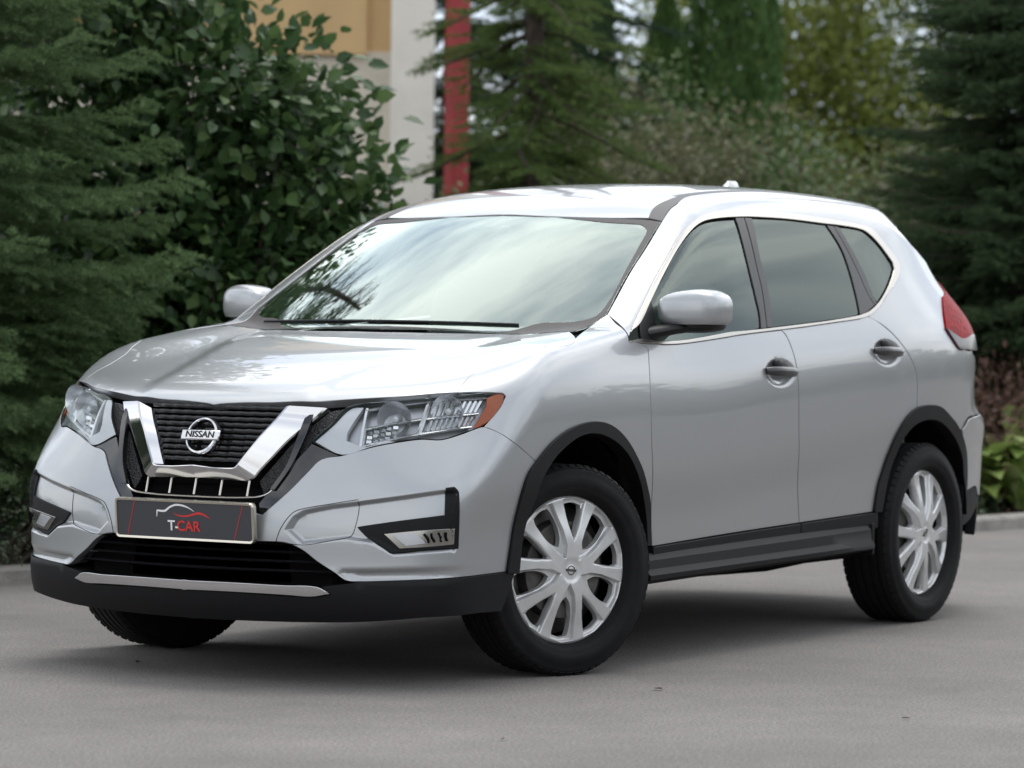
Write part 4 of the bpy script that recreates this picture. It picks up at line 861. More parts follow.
# ---- wheels
def wheel_cover():
    rim_r = .2525
    def gapA(k):   # window inside a pair of arms
        a0 = 90+72*k
        return [(q*rim_r, a0+g) for q, g in ((.43, -2), (.60, -7.5), (.80, -10.2), (.87, -9.2), (.885, 0), (.87, 9.2), (.80, 10.2), (.60, 7.5), (.43, 2))]
    def gapB(k):   # window between two pairs
        a0 = 54+72*k
        return [(q*rim_r, a0+g) for q, g in ((.35, 0), (.41, -8), (.50, -12), (.66, -12.3), (.80, -10.4), (.865, -8.6), (.88, 0), (.865, 8.6), (.80, 10.4), (.66, 12.3), (.50, 12), (.41, 8))]
    def valleyB(k):
        a0 = 54+72*k
        return [(.17*rim_r, a0), (.33*rim_r, a0-17), (.55*rim_r, a0-16.5), (.93*rim_r, a0-12.6), (.95*rim_r, a0), (.93*rim_r, a0+12.6), (.55*rim_r, a0+16.5), (.33*rim_r, a0+17)]
    def valleyA(k):
        a0 = 90+72*k
        return [(.36*rim_r, a0), (.60*rim_r, a0-9.8), (.93*rim_r, a0-12.4), (.95*rim_r, a0), (.93*rim_r, a0+12.4), (.60*rim_r, a0+9.8)]
    xy = lambda pol: [(r*math.cos(R(a)), r*math.sin(R(a))) for r, a in pol]
    holes = [catmull([(*q, 0) for q in xy(g(k))], .007, corner=50)[:, :2] for k in range(5) for g in (gapA, gapB)]
    valleys = [xy(g(k)) for k in range(5) for g in (valleyA, valleyB)]
    def height(P):
        x, y = P[:, 0], P[:, 1]; r = np.hypot(x, y)/rim_r
        z = .012-.020*sstep(.25, 1.0, r)-.012*sstep(.93, 1.0, r)
        z = z-.004*sstep(.20, .10, r)
        for v, p in zip(valleys, [i % 2 for i in range(10)]):
            z = z-(.017 if p else .011)*(1-sstep(-.0075, 0.0005, sd_poly(x, y, v)))
        return z
    N_ = 110; pts = [(rim_r*math.cos(2*math.pi*j/N_), rim_r*math.sin(2*math.pi*j/N_)) for j in range(N_)]
    loops = [list(range(N_))]; cons = []
    for hp in holes:
        o = len(pts); pts += [tuple(p) for p in hp]; loops.append(list(range(o, o+len(hp))))
    edges = [(l[j], l[(j+1) % len(l)]) for l in loops for j in range(len(l))]
    g = np.arange(-rim_r, rim_r, .0042); gx, gy = np.meshgrid(g, g); gx[::2] += .0021; gp = np.stack([gx.ravel(), gy.ravel()], -1); gp = gp[np.hypot(gp[:, 0], gp[:, 1]) < rim_r-.003]
    ex = []
    for v in valleys:
        c_ = catmull([(*q, 0) for q in v], .0035, corner=200)[:, :2] if False else catmull([(*q, 0) for q in v], .0035, corner=0)[:, :2]
        t_ = np.roll(c_, -1, 0)-np.roll(c_, 1, 0); t_ /= np.linalg.norm(t_, axis=1, keepdims=True); nn = np.stack([-t_[:, 1], t_[:, 0]], -1)
        dd = np.abs(sd_poly(gp[:, 0], gp[:, 1], v)+.0035); gp = gp[dd > .0062]
        for o in (-.0004, .0020, .0038, .0056, .0078): ex.append(c_+nn*o); 
    gp = np.concatenate([gp]+ex)
    for hp in holes: gp = gp[sd_poly(gp[:, 0], gp[:, 1], hp) > .0012]
    gp = gp[np.hypot(gp[:, 0], gp[:, 1]) < rim_r-.002]
    co, ed, fc, ov, oe, of = delaunay_2d_cdt([Vector(p) for p in pts]+[Vector(p) for p in gp], edges, [], 0, 1e-7)
    co = np.array([tuple(v) for v in co]); keep = []
    cen = np.array([co[list(q)].mean(0) for q in fc]); ok = np.hypot(cen[:, 0], cen[:, 1]) < rim_r
    for hp in holes: ok &= sd_poly(cen[:, 0], cen[:, 1], hp) > 0
    Fs = [list(q) for q, k_ in zip(fc, ok) if k_]
    z = height(co); V = [(x, zz, y) for (x, y), zz in zip(co, z)]
    cnt = {}
    for q in Fs:
        for a, b_ in zip(q, q[1:]+q[:1]): cnt[(a, b_)] = 1
    be = [(a, b_) for a, b_ in cnt if (b_, a) not in cnt]; low = {}
    for a, b_ in be:
        for v in (a, b_):
            if v not in low:
                low[v] = len(V); x, zz, y = V[v]; r = math.hypot(x, y)
                V.append((x, zz-.022, y) if r < rim_r*.97 else (x*1.004, zz-.010, y*1.004))
        Fs.append([b_, a, low[a], low[b_]])
    return V, Fs
WV, WF = wheel_cover()
def make_wheel(loc, steer, side_, spin):
    mb = MB(); mb.lathe([(.001, .055), (.16, .055), (.165, .035), (.165, .01), (.215, .0), (.222, -.10), (.20, -.11), (.001, -.11)], 40)
    hub = mb.build('wheel', MSTEEL, car); hub.location = loc; hub.rotation_euler = (0, spin, steer+(math.pi if side_ < 0 else 0)); hub.rotation_mode = 'XYZ'
    mb = MB()
    pf = [(.228, -.10), (.240, -.110), (.262, -.116), (.292, -.115), (.322, -.107), (.339, -.096), (.3465, -.080)]
    for y in (-.052, -.018, .018, .052):
        pf += [(.3495, y-.011), (.3495, y-.0050), (.343, y-.0042), (.343, y+.0042), (.3495, y+.0050), (.3495, y+.011)]
    pf += [(.3470, .080), (.340, .096), (.333, .1025), (.331, .1035), (.326, .1045), (.313, .1075), (.310, .1092), (.295, .1120), (.282, .1120), (.279, .1102), (.271, .1085), (.262, .106), (.256, .100), (.251, .086), (.242, .07)]
    mb.lathe(pf, 96)
    # shoulder blocks
    for j in range(64):
        a = 2*math.pi*j/64; ca, sa = math.cos(a), math.sin(a)
        for y, r0 in ((.0900, .3400), (-.0900, .3400)):
            mb.box((r0*ca, y, r0*sa), (.0095, .022, .0235), Matrix.Rotation(-a, 3, 'Y')@Matrix.Rotation(math.copysign(.62, y), 3, 'Z'))
    mb.build('tyre', MTYRE, hub)
    o = mesh_obj('wheel_cover', [(x, y+.088, z) for x, y, z in WV], WF, MCOVER, hub); o.data.set_sharp_from_angle(angle=R(50))
    mb = MB(); mb.lathe([(.0005, .0975), (.018, .0970), (.0225, .0945), (.023, .088)], 28); cp = mb.build('centre_cap', MCOVER, o)
    mb = MB(); mb.lathe([(.0125, .0972), (.0135, .0986), (.0155, .0986), (.0165, .0970)], 24); mb.box((0, .0980, 0), (.042, .002, .008)); mb.build('cap_emblem', MSTEEL, cp)
    return hub
for (x, y) in ((-.034, .787), (-.034, -.787), (-2.712, .789), (-2.712, -.789)):
    make_wheel((x, y, .3485), R(-19.5) if x > -1 else 0, 1 if y > 0 else -1, R(-6) if x > -1 else R(31))
# wheel housings and underside
for x in (0, -2.706):
    for s in (1, -1):
        mb = MB(); n = 24; V = []
        for k in range(n+1):
            a = R(180*k/n); r_ = .44
            for y in (.50, .865): V.append((x+r_*math.cos(a)*.99, s*y, .40+r_*math.sin(a)*.93))
        mb.add(V, [(2*k, 2*k+1, 2*k+3, 2*k+2) for k in range(n)]); c0 = len(mb.V)
        mb.add([(x+.435*math.cos(R(180*k/n)), s*.50, .40+.42*math.sin(R(180*k/n))) for k in range(n+1)], [tuple(range(n+1))])
        mb.build('wheel_housing', MVOID, car, recalc=False)
mb = MB(); mb.box((-1.35, 0, .335), (1.80, 1.64, .13), bev=.02); mb.box((-1.35, 0, .37), (4.3, 1.0, .22), bev=.03); mb.box((.50, 0, .40), (.30, 1.2, .20), bev=.03); mb.box((-3.3, 0, .45), (.5, 1.2, .2), bev=.03)  # boxes block light; the widest is shaped to deepen shade under the car
under = mb.build('underside', MVOID, car)
mb = MB(); mb.tube([(-1.4, .55, .285), (-2.0, .56, .275), (-2.3, .55, .285)], .055, 12); mb.build('exhaust_box', MVOID, under)
for s in (1, -1):
    mb = MB(); mb.box((-2.245, s*.79, .345), (.02, .20, .12), bev=.004); mb.build('mud_flap', MPLAS, car)
    mb = MB(); mb.box((-1.85, s*.79, .305), (.62, .12, .05), bev=.02); mb.build('sill_flange', MVOID, car)

# ---- cabin
mb = MB(); mb.box((-1.6, 0, .50), (2.9, 1.5, .06)); mb.box((-1.6, .78, .75), (2.2, .03, .55)); mb.box((-1.6, -.78, .75), (2.2, .03, .55)); mb.box((-.42, 0, .80), (.03, 1.4, .56)); cab = mb.build('cabin_floor', MDASH, car)
prof = [(-.40, 1.02), (-.45, 1.085), (-.60, 1.10), (-.78, 1.07), (-.86, .99), (-.84, .82), (-.70, .70)]
mb = MB(); ys = np.linspace(-.70, .70, 16); w = len(prof)
mb.add([(x, y, z+.012*math.exp(-((y-.37)/.2)**2)) for y in ys for x, z in prof], [(a*w+j, a*w+j+1, (a+1)*w+j+1, (a+1)*w+j) for a in range(15) for j in range(w-1)]); mb.build('dashboard', MDASH, cab)
mb = MB(); c_ = np.array((-.98, .37, .93)); ax = Vector((-.92, 0, .40)).normalized(); u_ = Vector((0, 1, 0)); v_ = ax.cross(u_)
mb.tube([tuple(Vector(c_)+u_*.185*math.cos(t_)+v_*.185*math.sin(t_)) for t_ in np.linspace(0, 2*math.pi, 33)], .015, 8, caps=False)
mb.tube([tuple(Vector(c_)+u_*.18), tuple(Vector(c_)), tuple(Vector(c_)-u_*.18)], .016, 8, flat=(1, 1.6)); mb.tube([tuple(c_), (-.80, .37, .87)], .035, 8); mb.build('steering_wheel', MDASH, cab)
def seat(x, y, w_):
    mb = MB(); mb.box((x+.05, y, .66), (.52, w_, .16), Matrix.Rotation(R(-8), 3, 'Y'), bev=.05); mb.box((x-.27, y, .99), (.15, w_*.96, .66), Matrix.Rotation(R(-17), 3, 'Y'), bev=.06); st_ = mb.build('seat', MSEAT, cab)
    for yy in ([y] if w_ < .8 else [y-.42, y, y+.42]):
        mb = MB(); mb.box((x-.405, yy, 1.395), (.10, .26, .17), Matrix.Rotation(R(-12), 3, 'Y'), bev=.045); mb.tube([(x-.38, yy-.05, 1.28), (x-.40, yy-.05, 1.36)], .008, 6); mb.tube([(x-.38, yy+.05, 1.28), (x-.40, yy+.05, 1.36)], .008, 6); mb.build('headrest', MSEAT, st_)
for i in range(2):
    s = 1-2*i
    for nm in ('quarter', 'body_side'): panel('lining_and_blackout', DATA[nm], MHEAD if nm == 'body_side' else MSEAT, cab, side=s, off=-.03, gap=.0, skirt=0, h=.05, d=(-.05, .8, .6) if nm == 'body_side' else None)
    panel('lining_and_blackout', DATA['glass_quarter'], MBLK, cab, side=s, off=-.022, gap=-.035, skirt=0, h=.03)  # added black panel, hides the bright far trim seen through the quarter window
seat(-1.15, .37, .52); seat(-1.15, -.37, .52); seat(-2.05, 0, 1.32)
mb = MB(); mb.box((-.93, 0, 1.46), (.03, .23, .07), bev=.012); mb.build('rear_view_mirror', MBLK, cab)
mb = MB(); xs = np.linspace(-1.05, -3.0, 14); ys = np.linspace(-.62, .62, 9)
mb.add([(x, y, float(ROOF(np.array(x), np.array(y)))-.05) for x in xs for y in ys], [(a*9+j, a*9+j+1, (a+1)*9+j+1, (a+1)*9+j) for a in range(13) for j in range(8)]); mb.build('headlining', MHEAD, cab)
# ================================================================ trees and plants
ML_BUSH = leafmat('bush leaves', [(0.034, 0.072, 0.026), (0.053, 0.106, 0.037), (0.077, 0.139, 0.047), (0.125, 0.198, 0.066)], .38, .28)
ML_SPR = leafmat('spruce needles', [(0.083, 0.134, 0.062), (0.132, 0.204, 0.09), (0.185, 0.27, 0.123)], .7, .25, .06)
ML_SPR2 = leafmat('pale spruce needles', [(.075, .118, .036), (.110, .165, .050), (.150, .205, .068)], .7, .3, .06)
ML_DARK = leafmat('dark spruce needles', [(0.026, 0.053, 0.034), (0.041, 0.075, 0.045), (0.06, 0.098, 0.056)], .7, .2, .06)
ML_YEW = leafmat('dark yew needles', [(0.045, 0.074, 0.036), (0.065, 0.103, 0.048), (0.092, 0.138, 0.069)], .7, .2, .06)
ML_THU = leafmat('thuja scales', [(0.062, 0.124, 0.04), (0.085, 0.163, 0.049), (0.116, 0.202, 0.062)], .6, .2, .2)
ML_YEL = leafmat('yellow green leaves', [(0.136, 0.182, 0.035), (0.199, 0.246, 0.05), (0.269, 0.301, 0.072)], .5, .4)
ML_OLV = leafmat('olive leaves', [(0.095, 0.111, 0.053), (0.134, 0.149, 0.066), (0.175, 0.17, 0.089), (0.128, 0.111, 0.078)], .55, .3)
ML_GRN = leafmat('green shrub leaves', [(0.066, 0.113, 0.043), (0.101, 0.16, 0.058), (0.146, 0.205, 0.078)], .5, .3)
ML_RED = leafmat('purple barberry leaves', [(0.09, 0.054, 0.043), (0.153, 0.081, 0.065), (0.171, 0.117, 0.072)], .6, .3)
ML_HED = leafmat('box hedge leaves', [(0.039, 0.062, 0.031), (0.065, 0.094, 0.047), (0.104, 0.13, 0.072)], .4, .25)
ML_HOS = leafmat('hosta leaves', [(.18, .28, .07), (.28, .37, .10), (.42, .46, .22)], .42, .35)
MBARK = mat('bark', (.055, .042, .032), .9, noise=(14, .5), bump=(30, .8, .02))
MPETAL = leafmat('pink petals', [(.65, .06, .18), (.75, .12, .28)], .5, .3)

def unit(v): return v/(np.linalg.norm(v, axis=-1, keepdims=True)+1e-9)
def leaves(P, A, N, l, w, fold=.25):
    """ovate leaves: base P, axis A, normal N, length l, width w (arrays)"""
    A = unit(A); Sd = unit(np.cross(A, N)); Nn = np.cross(Sd, A); l = np.asarray(l)[:, None]; w = np.asarray(w)[:, None]
    b = P; tip = P+A*l-Nn*l*.12
    q = lambda u, v, k: P+A*l*u+Sd*w*v*.5+Nn*(abs(v)*w*fold*.5-l*.12*u*u)
    V = np.stack([b, q(.28, .85, 0), q(.62, .80, 0), tip, q(.62, -.80, 0), q(.28, -.85, 0)], 1).reshape(-1, 3)
    i = np.arange(len(P))[:, None]*6
    return V, np.concatenate([i+np.array([[0, 1, 2, 3]]), i+np.array([[3, 4, 5, 0]])])
def needles(Sg, E, n, l, w, rg, spread=.75):
    """needles along twigs from Sg to E; n per twig"""
    k = np.repeat(np.arange(len(Sg)), n); u = rg.random(len(k))[:, None]
    D = unit(E-Sg)[k]; P = Sg[k]+(E-Sg)[k]*u
    q = rg.normal(size=(len(k), 3)); q = unit(q-D*np.sum(q*D, -1, keepdims=True)); q[:, 2] += .15
    ax = unit(D*.65+q*spread); sd = unit(np.cross(ax, rg.normal(size=(len(k), 3))))
    L_ = l*(.7+.5*rg.random(len(k)))[:, None]
    V = np.stack([P-sd*w/2, P+sd*w/2, P+ax*L_], 1).reshape(-1, 3)
    return V, np.arange(len(k)*3).reshape(-1, 3)
def trunk_mesh(base, h, r, parent, seed=0, limbs=()):
    rg = random.Random(seed); mb = MB(); k = 9
    mb.tube([(base[0]+rg.uniform(-.03, .03)*i/3, base[1]+rg.uniform(-.03, .03)*i/3, base[2]-.1+(h+.1)*i/k) for i in range(k+1)], [r*(1-.85*i/k)+.006 for i in range(k+1)], 9)
    for pts, r0 in limbs: mb.tube(pts, [r0*(1-.8*j/(len(pts)-1)) for j in range(len(pts))], 5, caps=False)
    return mb.build('trunk', MBARK, parent)
def conifer(name, label, base, h, rad, M, seed, dz=.17, per=7, droop=.28, nl=.020, nw=.0024, dens=420, z0=.15, group=None, tw=.26, shape=.8, sky_gap=0., limb=True, zfull=3.2, az=None, upt=.12, inner=0):
    root = tag(empty(name, (*base, .05)), label, 'tree', group); rg = np.random.default_rng(seed); zz = z0; Vs, Fs, o = [], [], 0; limbs = []
    Sg, E, cnt = [], [], []
    while zz < h*.97:
        Lw = rad*(1-zz/h)**shape+.04
        for j in range(per+inner):
            if rg.random() < sky_gap: continue
            a = rg.random()*2*np.pi if az is None else az+rg.normal()*.8
            L_ = Lw*(.7+.45*rg.random())*(1 if j < per else .38); zb = zz+rg.uniform(-.5, .5)*dz
            d = np.array([np.cos(a), np.sin(a), 0]); sd = np.array([-d[1], d[0], 0]); dr = droop*(.6+.8*rg.random())
            pos = lambda s: d*L_*s+np.array([0, 0, zb-dr*L_*(s**1.5)+upt*L_*s**4])+sd*.06*L_*np.sin(s*3+j)
            ss = np.linspace(0, 1, 7); pts = [pos(s) for s in ss]
            if limb: limbs.append(([tuple(p+np.array([*base, 0])) for p in pts], .010+.012*L_))
            full = 1.0 if zb < zfull else .3
            for s0, s1 in zip(ss[1:-1], ss[2:]): Sg.append(pos(s0)); E.append(pos(s1)); cnt.append(full)
            m = max(3, int(L_/.055*(1 if zb < zfull else .5)))
            for s in np.linspace(.12, .98, m):
                for sg in (-1, 1):
                    l_ = tw*L_**.5*(1.1-s*.75)*(.7+.6*rg.random()); p = pos(s)
                    q = unit(d*(.75+.3*rg.random())+sd*sg*(.75+.2*rg.normal())+np.array([0, 0, -.18+.15*rg.normal()]))
                    Sg.append(p); E.append(p+q*l_); cnt.append(full)
                    if l_ > .10:
                        for f_ in (.45, .75):
                            q2 = unit(q+sd*rg.normal()*.5+d*.3+np.array([0, 0, -.15])); p2 = p+q*l_*f_; Sg.append(p2); E.append(p2+q2*l_*.5); cnt.append(full)
        zz += dz*(1 if zz < zfull else 1.8)
    Sg, E, cnt = np.array(Sg), np.array(E), np.array(cnt)
    ln = np.linalg.norm(E-Sg, axis=1); n = np.maximum(3, (ln*dens*cnt).astype(int))
    V, F_ = needles(Sg, E, n, nl, nw, rg)
    big_mesh('crown', V-np.array([0, 0, .05]), F_, M, root)
    t_ = trunk_mesh((0, 0, -.05), h*.98, .02+.010*h, root, seed, [([(p[0]-base[0], p[1]-base[1], p[2]-.05) for p in pts], r) for pts, r in limbs])
    return root
def shrub(name, label, base, blobs, M, seed, n_cl, per_cl, lw, M_cat='shrub', group=None, cl_r=.12, trunk=True, up=.5, shell=.55, tall=.05):
    """blobs: (dx, dy, z, rx, ry, rz) in metres about the base"""
    root = tag(empty(name, (*base, tall)), label, M_cat, group); rg = np.random.default_rng(seed); B_ = np.array(blobs, float)
    vol = B_[:, 3]*B_[:, 4]*B_[:, 5]; k = rg.choice(len(B_), n_cl, p=vol/vol.sum())
    q = unit(rg.normal(size=(n_cl, 3))); rr = (shell+(1.05-shell)*rg.random(n_cl)**.7)[:, None]*(1+.10*np.clip(rg.normal(size=(n_cl, 1)), -1.5, 1.5))
    C_ = B_[k, :3]+q*rr*B_[k, 3:]; ok = C_[:, 2] > .03; C_, q = C_[ok], q[ok]
    kk = np.repeat(np.arange(len(C_)), per_cl); n = len(kk)
    off = rg.normal(size=(n, 3))*cl_r; P = C_[kk]+off; P[:, 2] = np.maximum(P[:, 2], .02)
    A = unit(q[kk]*.7+unit(off)*.8+rg.normal(size=(n, 3))*.45+np.array([0, 0, -.25])); N = unit(q[kk]*.5+np.array([0, 0, up])+rg.normal(size=(n, 3))*.45)
    s = .65+.6*rg.random(n); V, F_ = leaves(P, A, N, lw[0]*s, lw[1]*s)
    big_mesh('crown' if M_cat == 'tree' else 'foliage', V-np.array([0, 0, tall]), F_, M, root)
    if trunk:
        mb = MB(); pr = random.Random(seed)
        for j in range(min(60, len(C_))):
            c_ = C_[pr.randrange(len(C_))]; b0 = np.array([pr.uniform(-.12, .12), pr.uniform(-.12, .12), 0]); mid = b0*.5+c_*.5+np.array([0, 0, .12*abs(c_[2])])
            mb.tube([b0-[0, 0, tall+.05], mid-[0, 0, tall], c_-[0, 0, tall]], [.018, .011, .004], 5, caps=False)
        mb.build('trunk' if M_cat == 'tree' else 'stems', MBARK, root)
    return root

# ---- near left: spruce, broadleaf bush, clipped low hedge
conifer('spruce_tree', 'nearest green spruce with layered drooping boughs at the left of the car', (-2.35, -4.0), 7.5, 1.32, ML_SPR, 3, dz=.19, per=11, droop=.20, nl=.026, nw=.0042, dens=560, tw=.32, z0=.62, zfull=5.0, limb=False, upt=.20)
conifer('spruce_tree', 'dark spruce hidden behind the nearest spruce at the left edge', (-5.4, -6.6), 8.5, 1.7, ML_DARK, 4, dz=.17, per=9, droop=.28, nl=.03, nw=.006, dens=260, tw=.32, z0=.1)
shrub('broadleaf_bush', 'tall dark green bush with large oval leaves behind the bonnet and windscreen', (-4.35, -3.75),
      [(-.05, .15, .9, .62, .62, .85), (-.22, .30, 1.7, .42, .40, .5), (.30, -.25, 1.55, .5, .5, .6), (.05, .0, 2.2, .50, .50, .36), (-.28, .34, 2.2, .26, .26, .3), (.40, -.42, 2.7, .42, .42, .55), (.15, -.15, 2.75, .34, .34, .3), (.45, -.4, .7, .5, .5, .65), (-.38, .48, .8, .42, .40, .55), (-.36, .46, 1.45, .34, .34, .5), (.45, -.45, 3.6, .4, .4, .5)], ML_BUSH, 5, 2000, 9, (.092, .068), cl_r=.10)
shrub('broadleaf_bush', 'dark leafy bush filling the gap between the near spruce and the tall bush', (-4.3, -4.9),
      [(0, 0, .8, .7, .7, .8), (.1, -.1, 1.55, .5, .55, .55)], ML_BUSH, 6, 900, 9, (.088, .065), cl_r=.10)
shrub('low_hedge', 'low clipped small leaved hedge along the kerb at the left edge', (-2.05, -3.35),
      [(1.1*k-.9, -.40*k+.32, .20, .68, .30, .26) for k in (-1.2, -.6, 0, .6, 1.2, 1.9)], ML_HED, 8, 2300, 9, (.026, .016), 'hedge', cl_r=.035, shell=.75)
# ---- building behind
bd = tag(empty('town_building', (-13.6, -9.6, .05)), 'cream and ochre rendered building glimpsed behind the bush', 'building')
ang = math.atan2(.96, -.64); rz = Matrix.Rotation(math.atan2(-(-8.3+9.26), -(-13.76+13.12)), 4, 'Z')
def bpart(name, M, boxes, parent, bev=.0):
    mb = MB()
    for c_, d_ in boxes: mb.box(c_, d_, bev=bev)
    return mb.build(name, M, parent, smooth=False)
MW = mat('cream render', (.66, .60, .50), .9, noise=(2.5, .10), bump=(90, .3, .004)); MO = mat('ochre render', (.62, .42, .21), .9, noise=(2, .1)); MPL = mat('brown plinth', (.17, .10, .085), .9, noise=(6, .3)); MRC = mat('red painted column', (.33, .028, .035), .55, noise=(5, .15)); MWG = mat('window glass dark', (.03, .035, .04), .08, spec=.8)
# local frame: +x along the facade to the right as seen, +y away from the viewer
bd.rotation_euler = (0, 0, math.atan2(.83, -.555)); 
wall = bpart('wall', MW, [((-1.6, 2.5, 1.55), (5.2, 5.0, 3.1))], bd)
bpart('corner_pilaster', mat('white render', (.82, .78, .70), .85, noise=(3, .08)), [((.86, -.03, 3.2), (.34, .14, 6.4))], bd)
bpart('ochre_band', MO, [((-1.6, 2.5, 4.65), (5.16, 4.96, 3.1)), ((-1.8, -.02, 4.67), (4.6, .08, 3.2))], bd)
bpart('plinth', MPL, [((-1.6, -.02, .95), (5.24, .12, 1.9))], bd)
bpart('roof', mat('grey roof sheet', (.12, .12, .12), .6), [((-1.6, 2.5, 6.5), (5.8, 5.6, .2))], bd)
wf = bpart('window', mat('white window frame', (.7, .7, .7), .4), [((-3.2, -.03, 2.7), (1.1, .08, 1.2))], bd); bpart('pane', MWG, [((-3.45, -.075, 2.7), (.42, .01, 1.06)), ((-2.95, -.075, 2.7), (.42, .01, 1.06))], wf)
rc = MB(); rc.box((0, 0, 2.9), (.15, .15, 5.8), bev=.012); rc.box((0, 0, .12), (.24, .24, .24), bev=.01); rc.box((0, 0, 5.75), (.22, .22, .1), bev=.01)
rc = rc.build('red_column', MRC, None, smooth=False); rc.location = (-13.25, -7.95, .05); rc.rotation_euler = (0, 0, .9); tag(rc, 'red painted square column beside the cream building wall', 'column')
# ---- conifers of the middle distance
conifer('spruce_tree', 'pale green spruce with sparse hanging boughs in front of the red column', (-9.12, -4.80), 6.5, 1.12, ML_SPR2, 11, inner=9, dz=.22, per=5, droop=.42, nl=.030, nw=.0048, dens=230, z0=.9, tw=.34)
conifer('spruce_tree', 'dark bluish spruce with bright sky showing between its boughs', (-15.0, -8.0), 7.5, 1.35, ML_DARK, 12, dz=.24, per=6, droop=.30, nl=.034, nw=.008, dens=170, z0=.5, tw=.34, sky_gap=.25, zfull=4.4)
conifer('spruce_tree', 'dark spruce standing farther back behind the red column', (-17.4, -10.6), 8, 1.7, ML_DARK, 13, dz=.26, per=6, droop=.3, nl=.04, nw=.010, dens=130, z0=.4, tw=.36, zfull=4.6)
conifer('yew_tree', 'broad nearly black conifer behind the tail lamp at the right', (-11.1, -2.25), 6.5, 1.25, ML_YEW, 14, dz=.12, per=12, droop=.12, nl=.028, nw=.0055, dens=260, z0=.1, tw=.30, shape=.55)
conifer('yew_tree', 'dark conifer at the far right edge of the picture', (-11.8, -2.5), 5.5, 1.15, ML_YEW, 15, dz=.13, per=12, droop=.12, nl=.028, nw=.0055, dens=260, z0=.1, tw=.30, shape=.55)
def thuja(label, base, h, r, seed, M):
    root = tag(empty('thuja_tree', (*base, .05)), label, 'tree', 'thujas in the background'); rg = np.random.default_rng(seed); n = 26000
    u = rg.random(n)**.8; z = .1+u*(h-.15); a = rg.random(n)*2*np.pi
    lump = 1+.10*np.sin(a*5+z*3+seed)+.08*np.sin(a*9-z*7); rr = r*(np.clip(1-(z/h)**3.2, 0, 1)*np.clip(.75+.6*z/h, 0, 1))*lump*(.72+.34*rg.random(n)**.5)
    q = np.stack([np.cos(a), np.sin(a), 0*a], -1); P = q*rr[:, None]+np.stack([0*z, 0*z, z-.05], -1)
    V, F_ = leaves(P, unit(q*.35+np.array([0, 0, 1.])+rg.normal(size=(n, 3))*.28), unit(q+rg.normal(size=(n, 3))*.6), .085*(.6+.7*rg.random(n)), .030*(.6+.7*rg.random(n)))
    big_mesh('crown', V, F_, M, root); trunk_mesh((0, 0, -.05), h*.8, .07, root, seed)
thuja('left of the columnar thujas above the roof', (-18.4, -10.0), 6.0, .42, 21, ML_THU)
thuja('light green pointed thuja in the middle of the columns above the roof', (-18.7, -9.2), 3.95, .40, 22, ML_THU)
thuja('right of the columnar thujas beside the yellow green tree', (-19.3, -8.85), 6.2, .46, 23, ML_THU)
rb_ = lambda n, w, h, sd, z=.0: [(random.Random(sd+i).uniform(-w, w), random.Random(sd*3+i).uniform(-w, w), z+random.Random(sd*7+i).uniform(.3, 1)*h, w*.55, w*.55, h*.35) for i in range(n)]
shrub('yellow_green_tree', 'tall yellow green tree with fine leaves beyond the olive shrubs', (-25.2, -10.9), [(0, 0, 2.6, 1.6, 1.6, 1.6), (.5, -.5, 4.4, 1.4, 1.4, 1.6), (-.6, .6, 3.8, 1.2, 1.2, 1.6), (-.9, 1.3, 2.2, 1.1, 1.1, 1.5), (.9, -1.4, 2.4, 1.0, 1.0, 1.6)], ML_YEL, 31, 3800, 13, (.085, .05), 'tree', cl_r=.15)
ols = [((-11.6, -6.05), ML_OLV, 1.2, 1.9, 'olive shrub rising behind the roof between the pale spruce and the thujas'), ((-10.9, -5.55), ML_GRN, 1.25, 1.75, 'green rounded shrub directly behind the roof beside the pale spruce'), ((-12.9, -6.5), ML_OLV, 1.2, 2.35, 'olive shrub in front of the dark thujas'), ((-12.2, -5.35), ML_OLV, 1.3, 2.2, 'brownish olive shrub above the middle of the roof'),
       ((-13.3, -5.6), ML_GRN, 1.3, 2.7, 'grey green shrub rising under the yellow green tree'), ((-12.1, -4.35), ML_OLV, 1.3, 2.1, 'olive shrub above the rear doors of the car'), ((-12.9, -4.0), ML_GRN, 1.1, 1.9, 'green shrub between the olive shrubs and the black conifer')]
for i, (bs, M_, w_, h_, lb) in enumerate(ols):
    shrub('shrub', lb, bs, [(0, 0, h_*.3, w_*.8, w_*.8, h_*.36)]+rb_(6, w_*.75, h_*.95, 41+i), M_, 51+i, 1700, 10, (.048, .032), group='shrubs behind the car', cl_r=.08)
shrub('barberry_shrub', 'brownish purple shrub behind the rear bumper', (-10.1, -2.12), [(0, 0, .45, .75, .6, .40), (.5, .3, .40, .5, .5, .38), (-.5, -.4, .4, .5, .5, .4)], ML_RED, 61, 800, 12, (.045, .026), cl_r=.085)
shrub('barberry_shrub', 'brownish purple shrub at the right edge above the hostas', (-10.9, -1.65), [(0, 0, .55, .6, .6, .45), (.5, .3, .4, .5, .5, .4)], ML_RED, 62, 700, 12, (.045, .026), cl_r=.085)
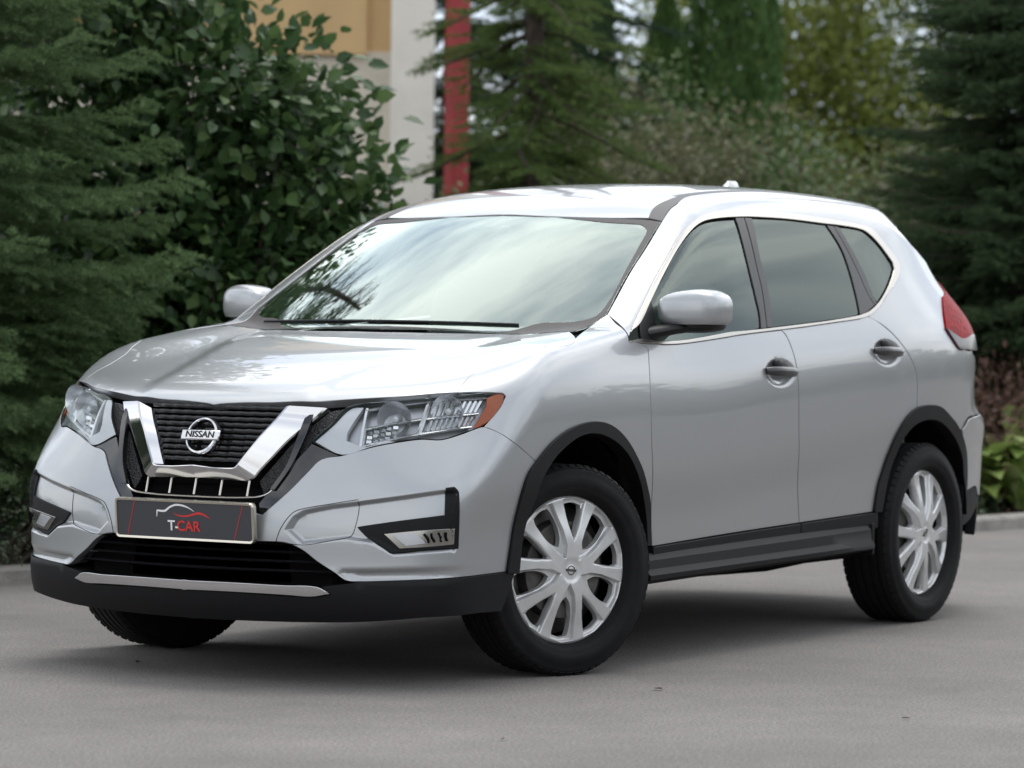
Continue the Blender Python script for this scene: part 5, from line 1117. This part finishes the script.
# ---- hostas, flowers
def hosta(label, base, r, seed, n=34):
    root = tag(empty('hosta_plant', (*base, .055)), label, 'plant', 'hostas behind the right kerb'); rg = np.random.default_rng(seed); mb = MB()
    for j in range(n):
        a = rg.random()*2*math.pi; L_ = r*(.55+.6*rg.random()); w_ = L_*.42; el = .55+.8*rg.random(); d = np.array([math.cos(a), math.sin(a), 0]); sd = np.array([-d[1], d[0], 0])
        b0 = d*.04; rows = []
        for u in np.linspace(0, 1, 7):
            p = b0+d*L_*(u*math.cos(el)+.25*u*u)+np.array([0, 0, L_*(1.75*u*math.sin(el)-.85*u**2.2)+.02]); ww = w_*(math.sin(math.pi*min(1, max(0, (u-.22)/.78))**.75) if u > .22 else .06)
            rows.append([p+sd*ww*.5+[0, 0, .10*ww], p, p-sd*ww*.5+[0, 0, .10*ww]])
        mb.add([p for r_ in rows for p in r_], [(k*3+i, k*3+i+1, k*3+i+4, k*3+i+3) for k in range(6) for i in range(2)])
    mb.build('foliage', ML_HOS, root, recalc=False); return root
hosta('largest yellow green hosta at the right edge behind the kerb', (-9.62, -1.66), .62, 71, 46)
hosta('yellow green hosta partly hidden by the rear bumper', (-9.25, -1.86), .46, 72, 40)
hosta('tall hosta farthest back among the yellow green hostas', (-10.35, -1.80), .66, 73, 46)
hosta('low hosta close to the kerb in front of the largest hosta', (-9.25, -1.58), .34, 74)
fr = tag(empty('pink_flower', (-9.22, -2.0, .055)), 'small pink flower beside the rear bumper among the hostas', 'flower'); rg_ = np.random.default_rng(5)
mb = MB(); mb.tube([(0, 0, 0), (.01, .0, .2), (.0, .01, .335)], [.004, .004, .003], 5); mb.build('stem', ML_HOS, fr)
V, F_ = leaves(np.tile([[0, .01, .335]], (22, 1))+rg_.normal(size=(22, 3))*.012, rg_.normal(size=(22, 3))+[0, 0, .6], rg_.normal(size=(22, 3)), np.full(22, .05), np.full(22, .032)); big_mesh('petals', V, F_, MPETAL, fr)
shrub('ground_ivy', 'low green groundcover behind the right kerb under the hostas', (-9.6, -1.78), [(.9-.6*k, -.08*k, .04, .45, .2, .09) for k in range(-1, 6)], ML_HED, 63, 700, 9, (.035, .024), 'ground cover', cl_r=.04, trunk=False).__setitem__('kind', 'stuff')
# ---- far wood that closes the view, and an unseen row added for reflections
def wood(name, label, line, h, seed, n, ls):
    rg = np.random.default_rng(seed); L_ = catmull([(x, y, 0) for x, y in line], 1., closed=False); k = rg.integers(0, len(L_), n)
    top = h*(.75+.25*np.sin(np.arange(len(L_))*.9+seed)*np.sin(np.arange(len(L_))*.37)); z = rg.random(n)**.8*top[k]
    P = L_[k]+np.stack([rg.normal(size=n)*.8, rg.normal(size=n)*.8, z], -1)
    V, F_ = leaves(P, rg.normal(size=(n, 3)), rg.normal(size=(n, 3))+[0, 0, .6], ls*(.6+.8*rg.random(n)), ls*.6*(.6+.8*rg.random(n)))
    return tag(big_mesh(name, V, F_, ML_YEW), label, 'wood', kind='stuff')
wood('distant_wood', 'dark far-off wood closing the view behind the garden trees', [(14, -34), (2, -33), (-10, -31), (-22, -26), (-28, -20), (-33, -15), (-36, -9), (-38, -2), (-40, 8)], 3.9, 81, 46000, .35)
wood('distant_wood', 'unseen far row of trees behind the camera, added for dark reflections on the car doors', [(-48, 10), (-34, 24), (-12, 31), (15, 31), (40, 20)], 6.0, 82, 26000, .6)
# ---- litter on the road
for (x, y, a, l_), lb in zip([(.53, -.48, .3, .05), (.22, 1.32, 1.2, .045), (.52, 2.33, 2.1, .03), (1.69, 1.65, .8, .03)], ['dark fallen leaf on the asphalt just in front of the far front wheel', 'dry fallen leaf on the asphalt beside the near front tyre', 'tiny dry leaf on the open asphalt at the lower right', 'tiny dry leaf on the asphalt near the lower centre edge']):
    V, F_ = leaves(np.array([[0., 0, .006]]), np.array([[math.cos(a), math.sin(a), .12]]), np.array([[.1, .1, 1.]]), np.array([l_]), np.array([l_*.5])); o = big_mesh('fallen_leaf', V, F_, MBARK); o.location = (x, y, 0); tag(o, lb, 'leaf', 'fallen leaves on the road')
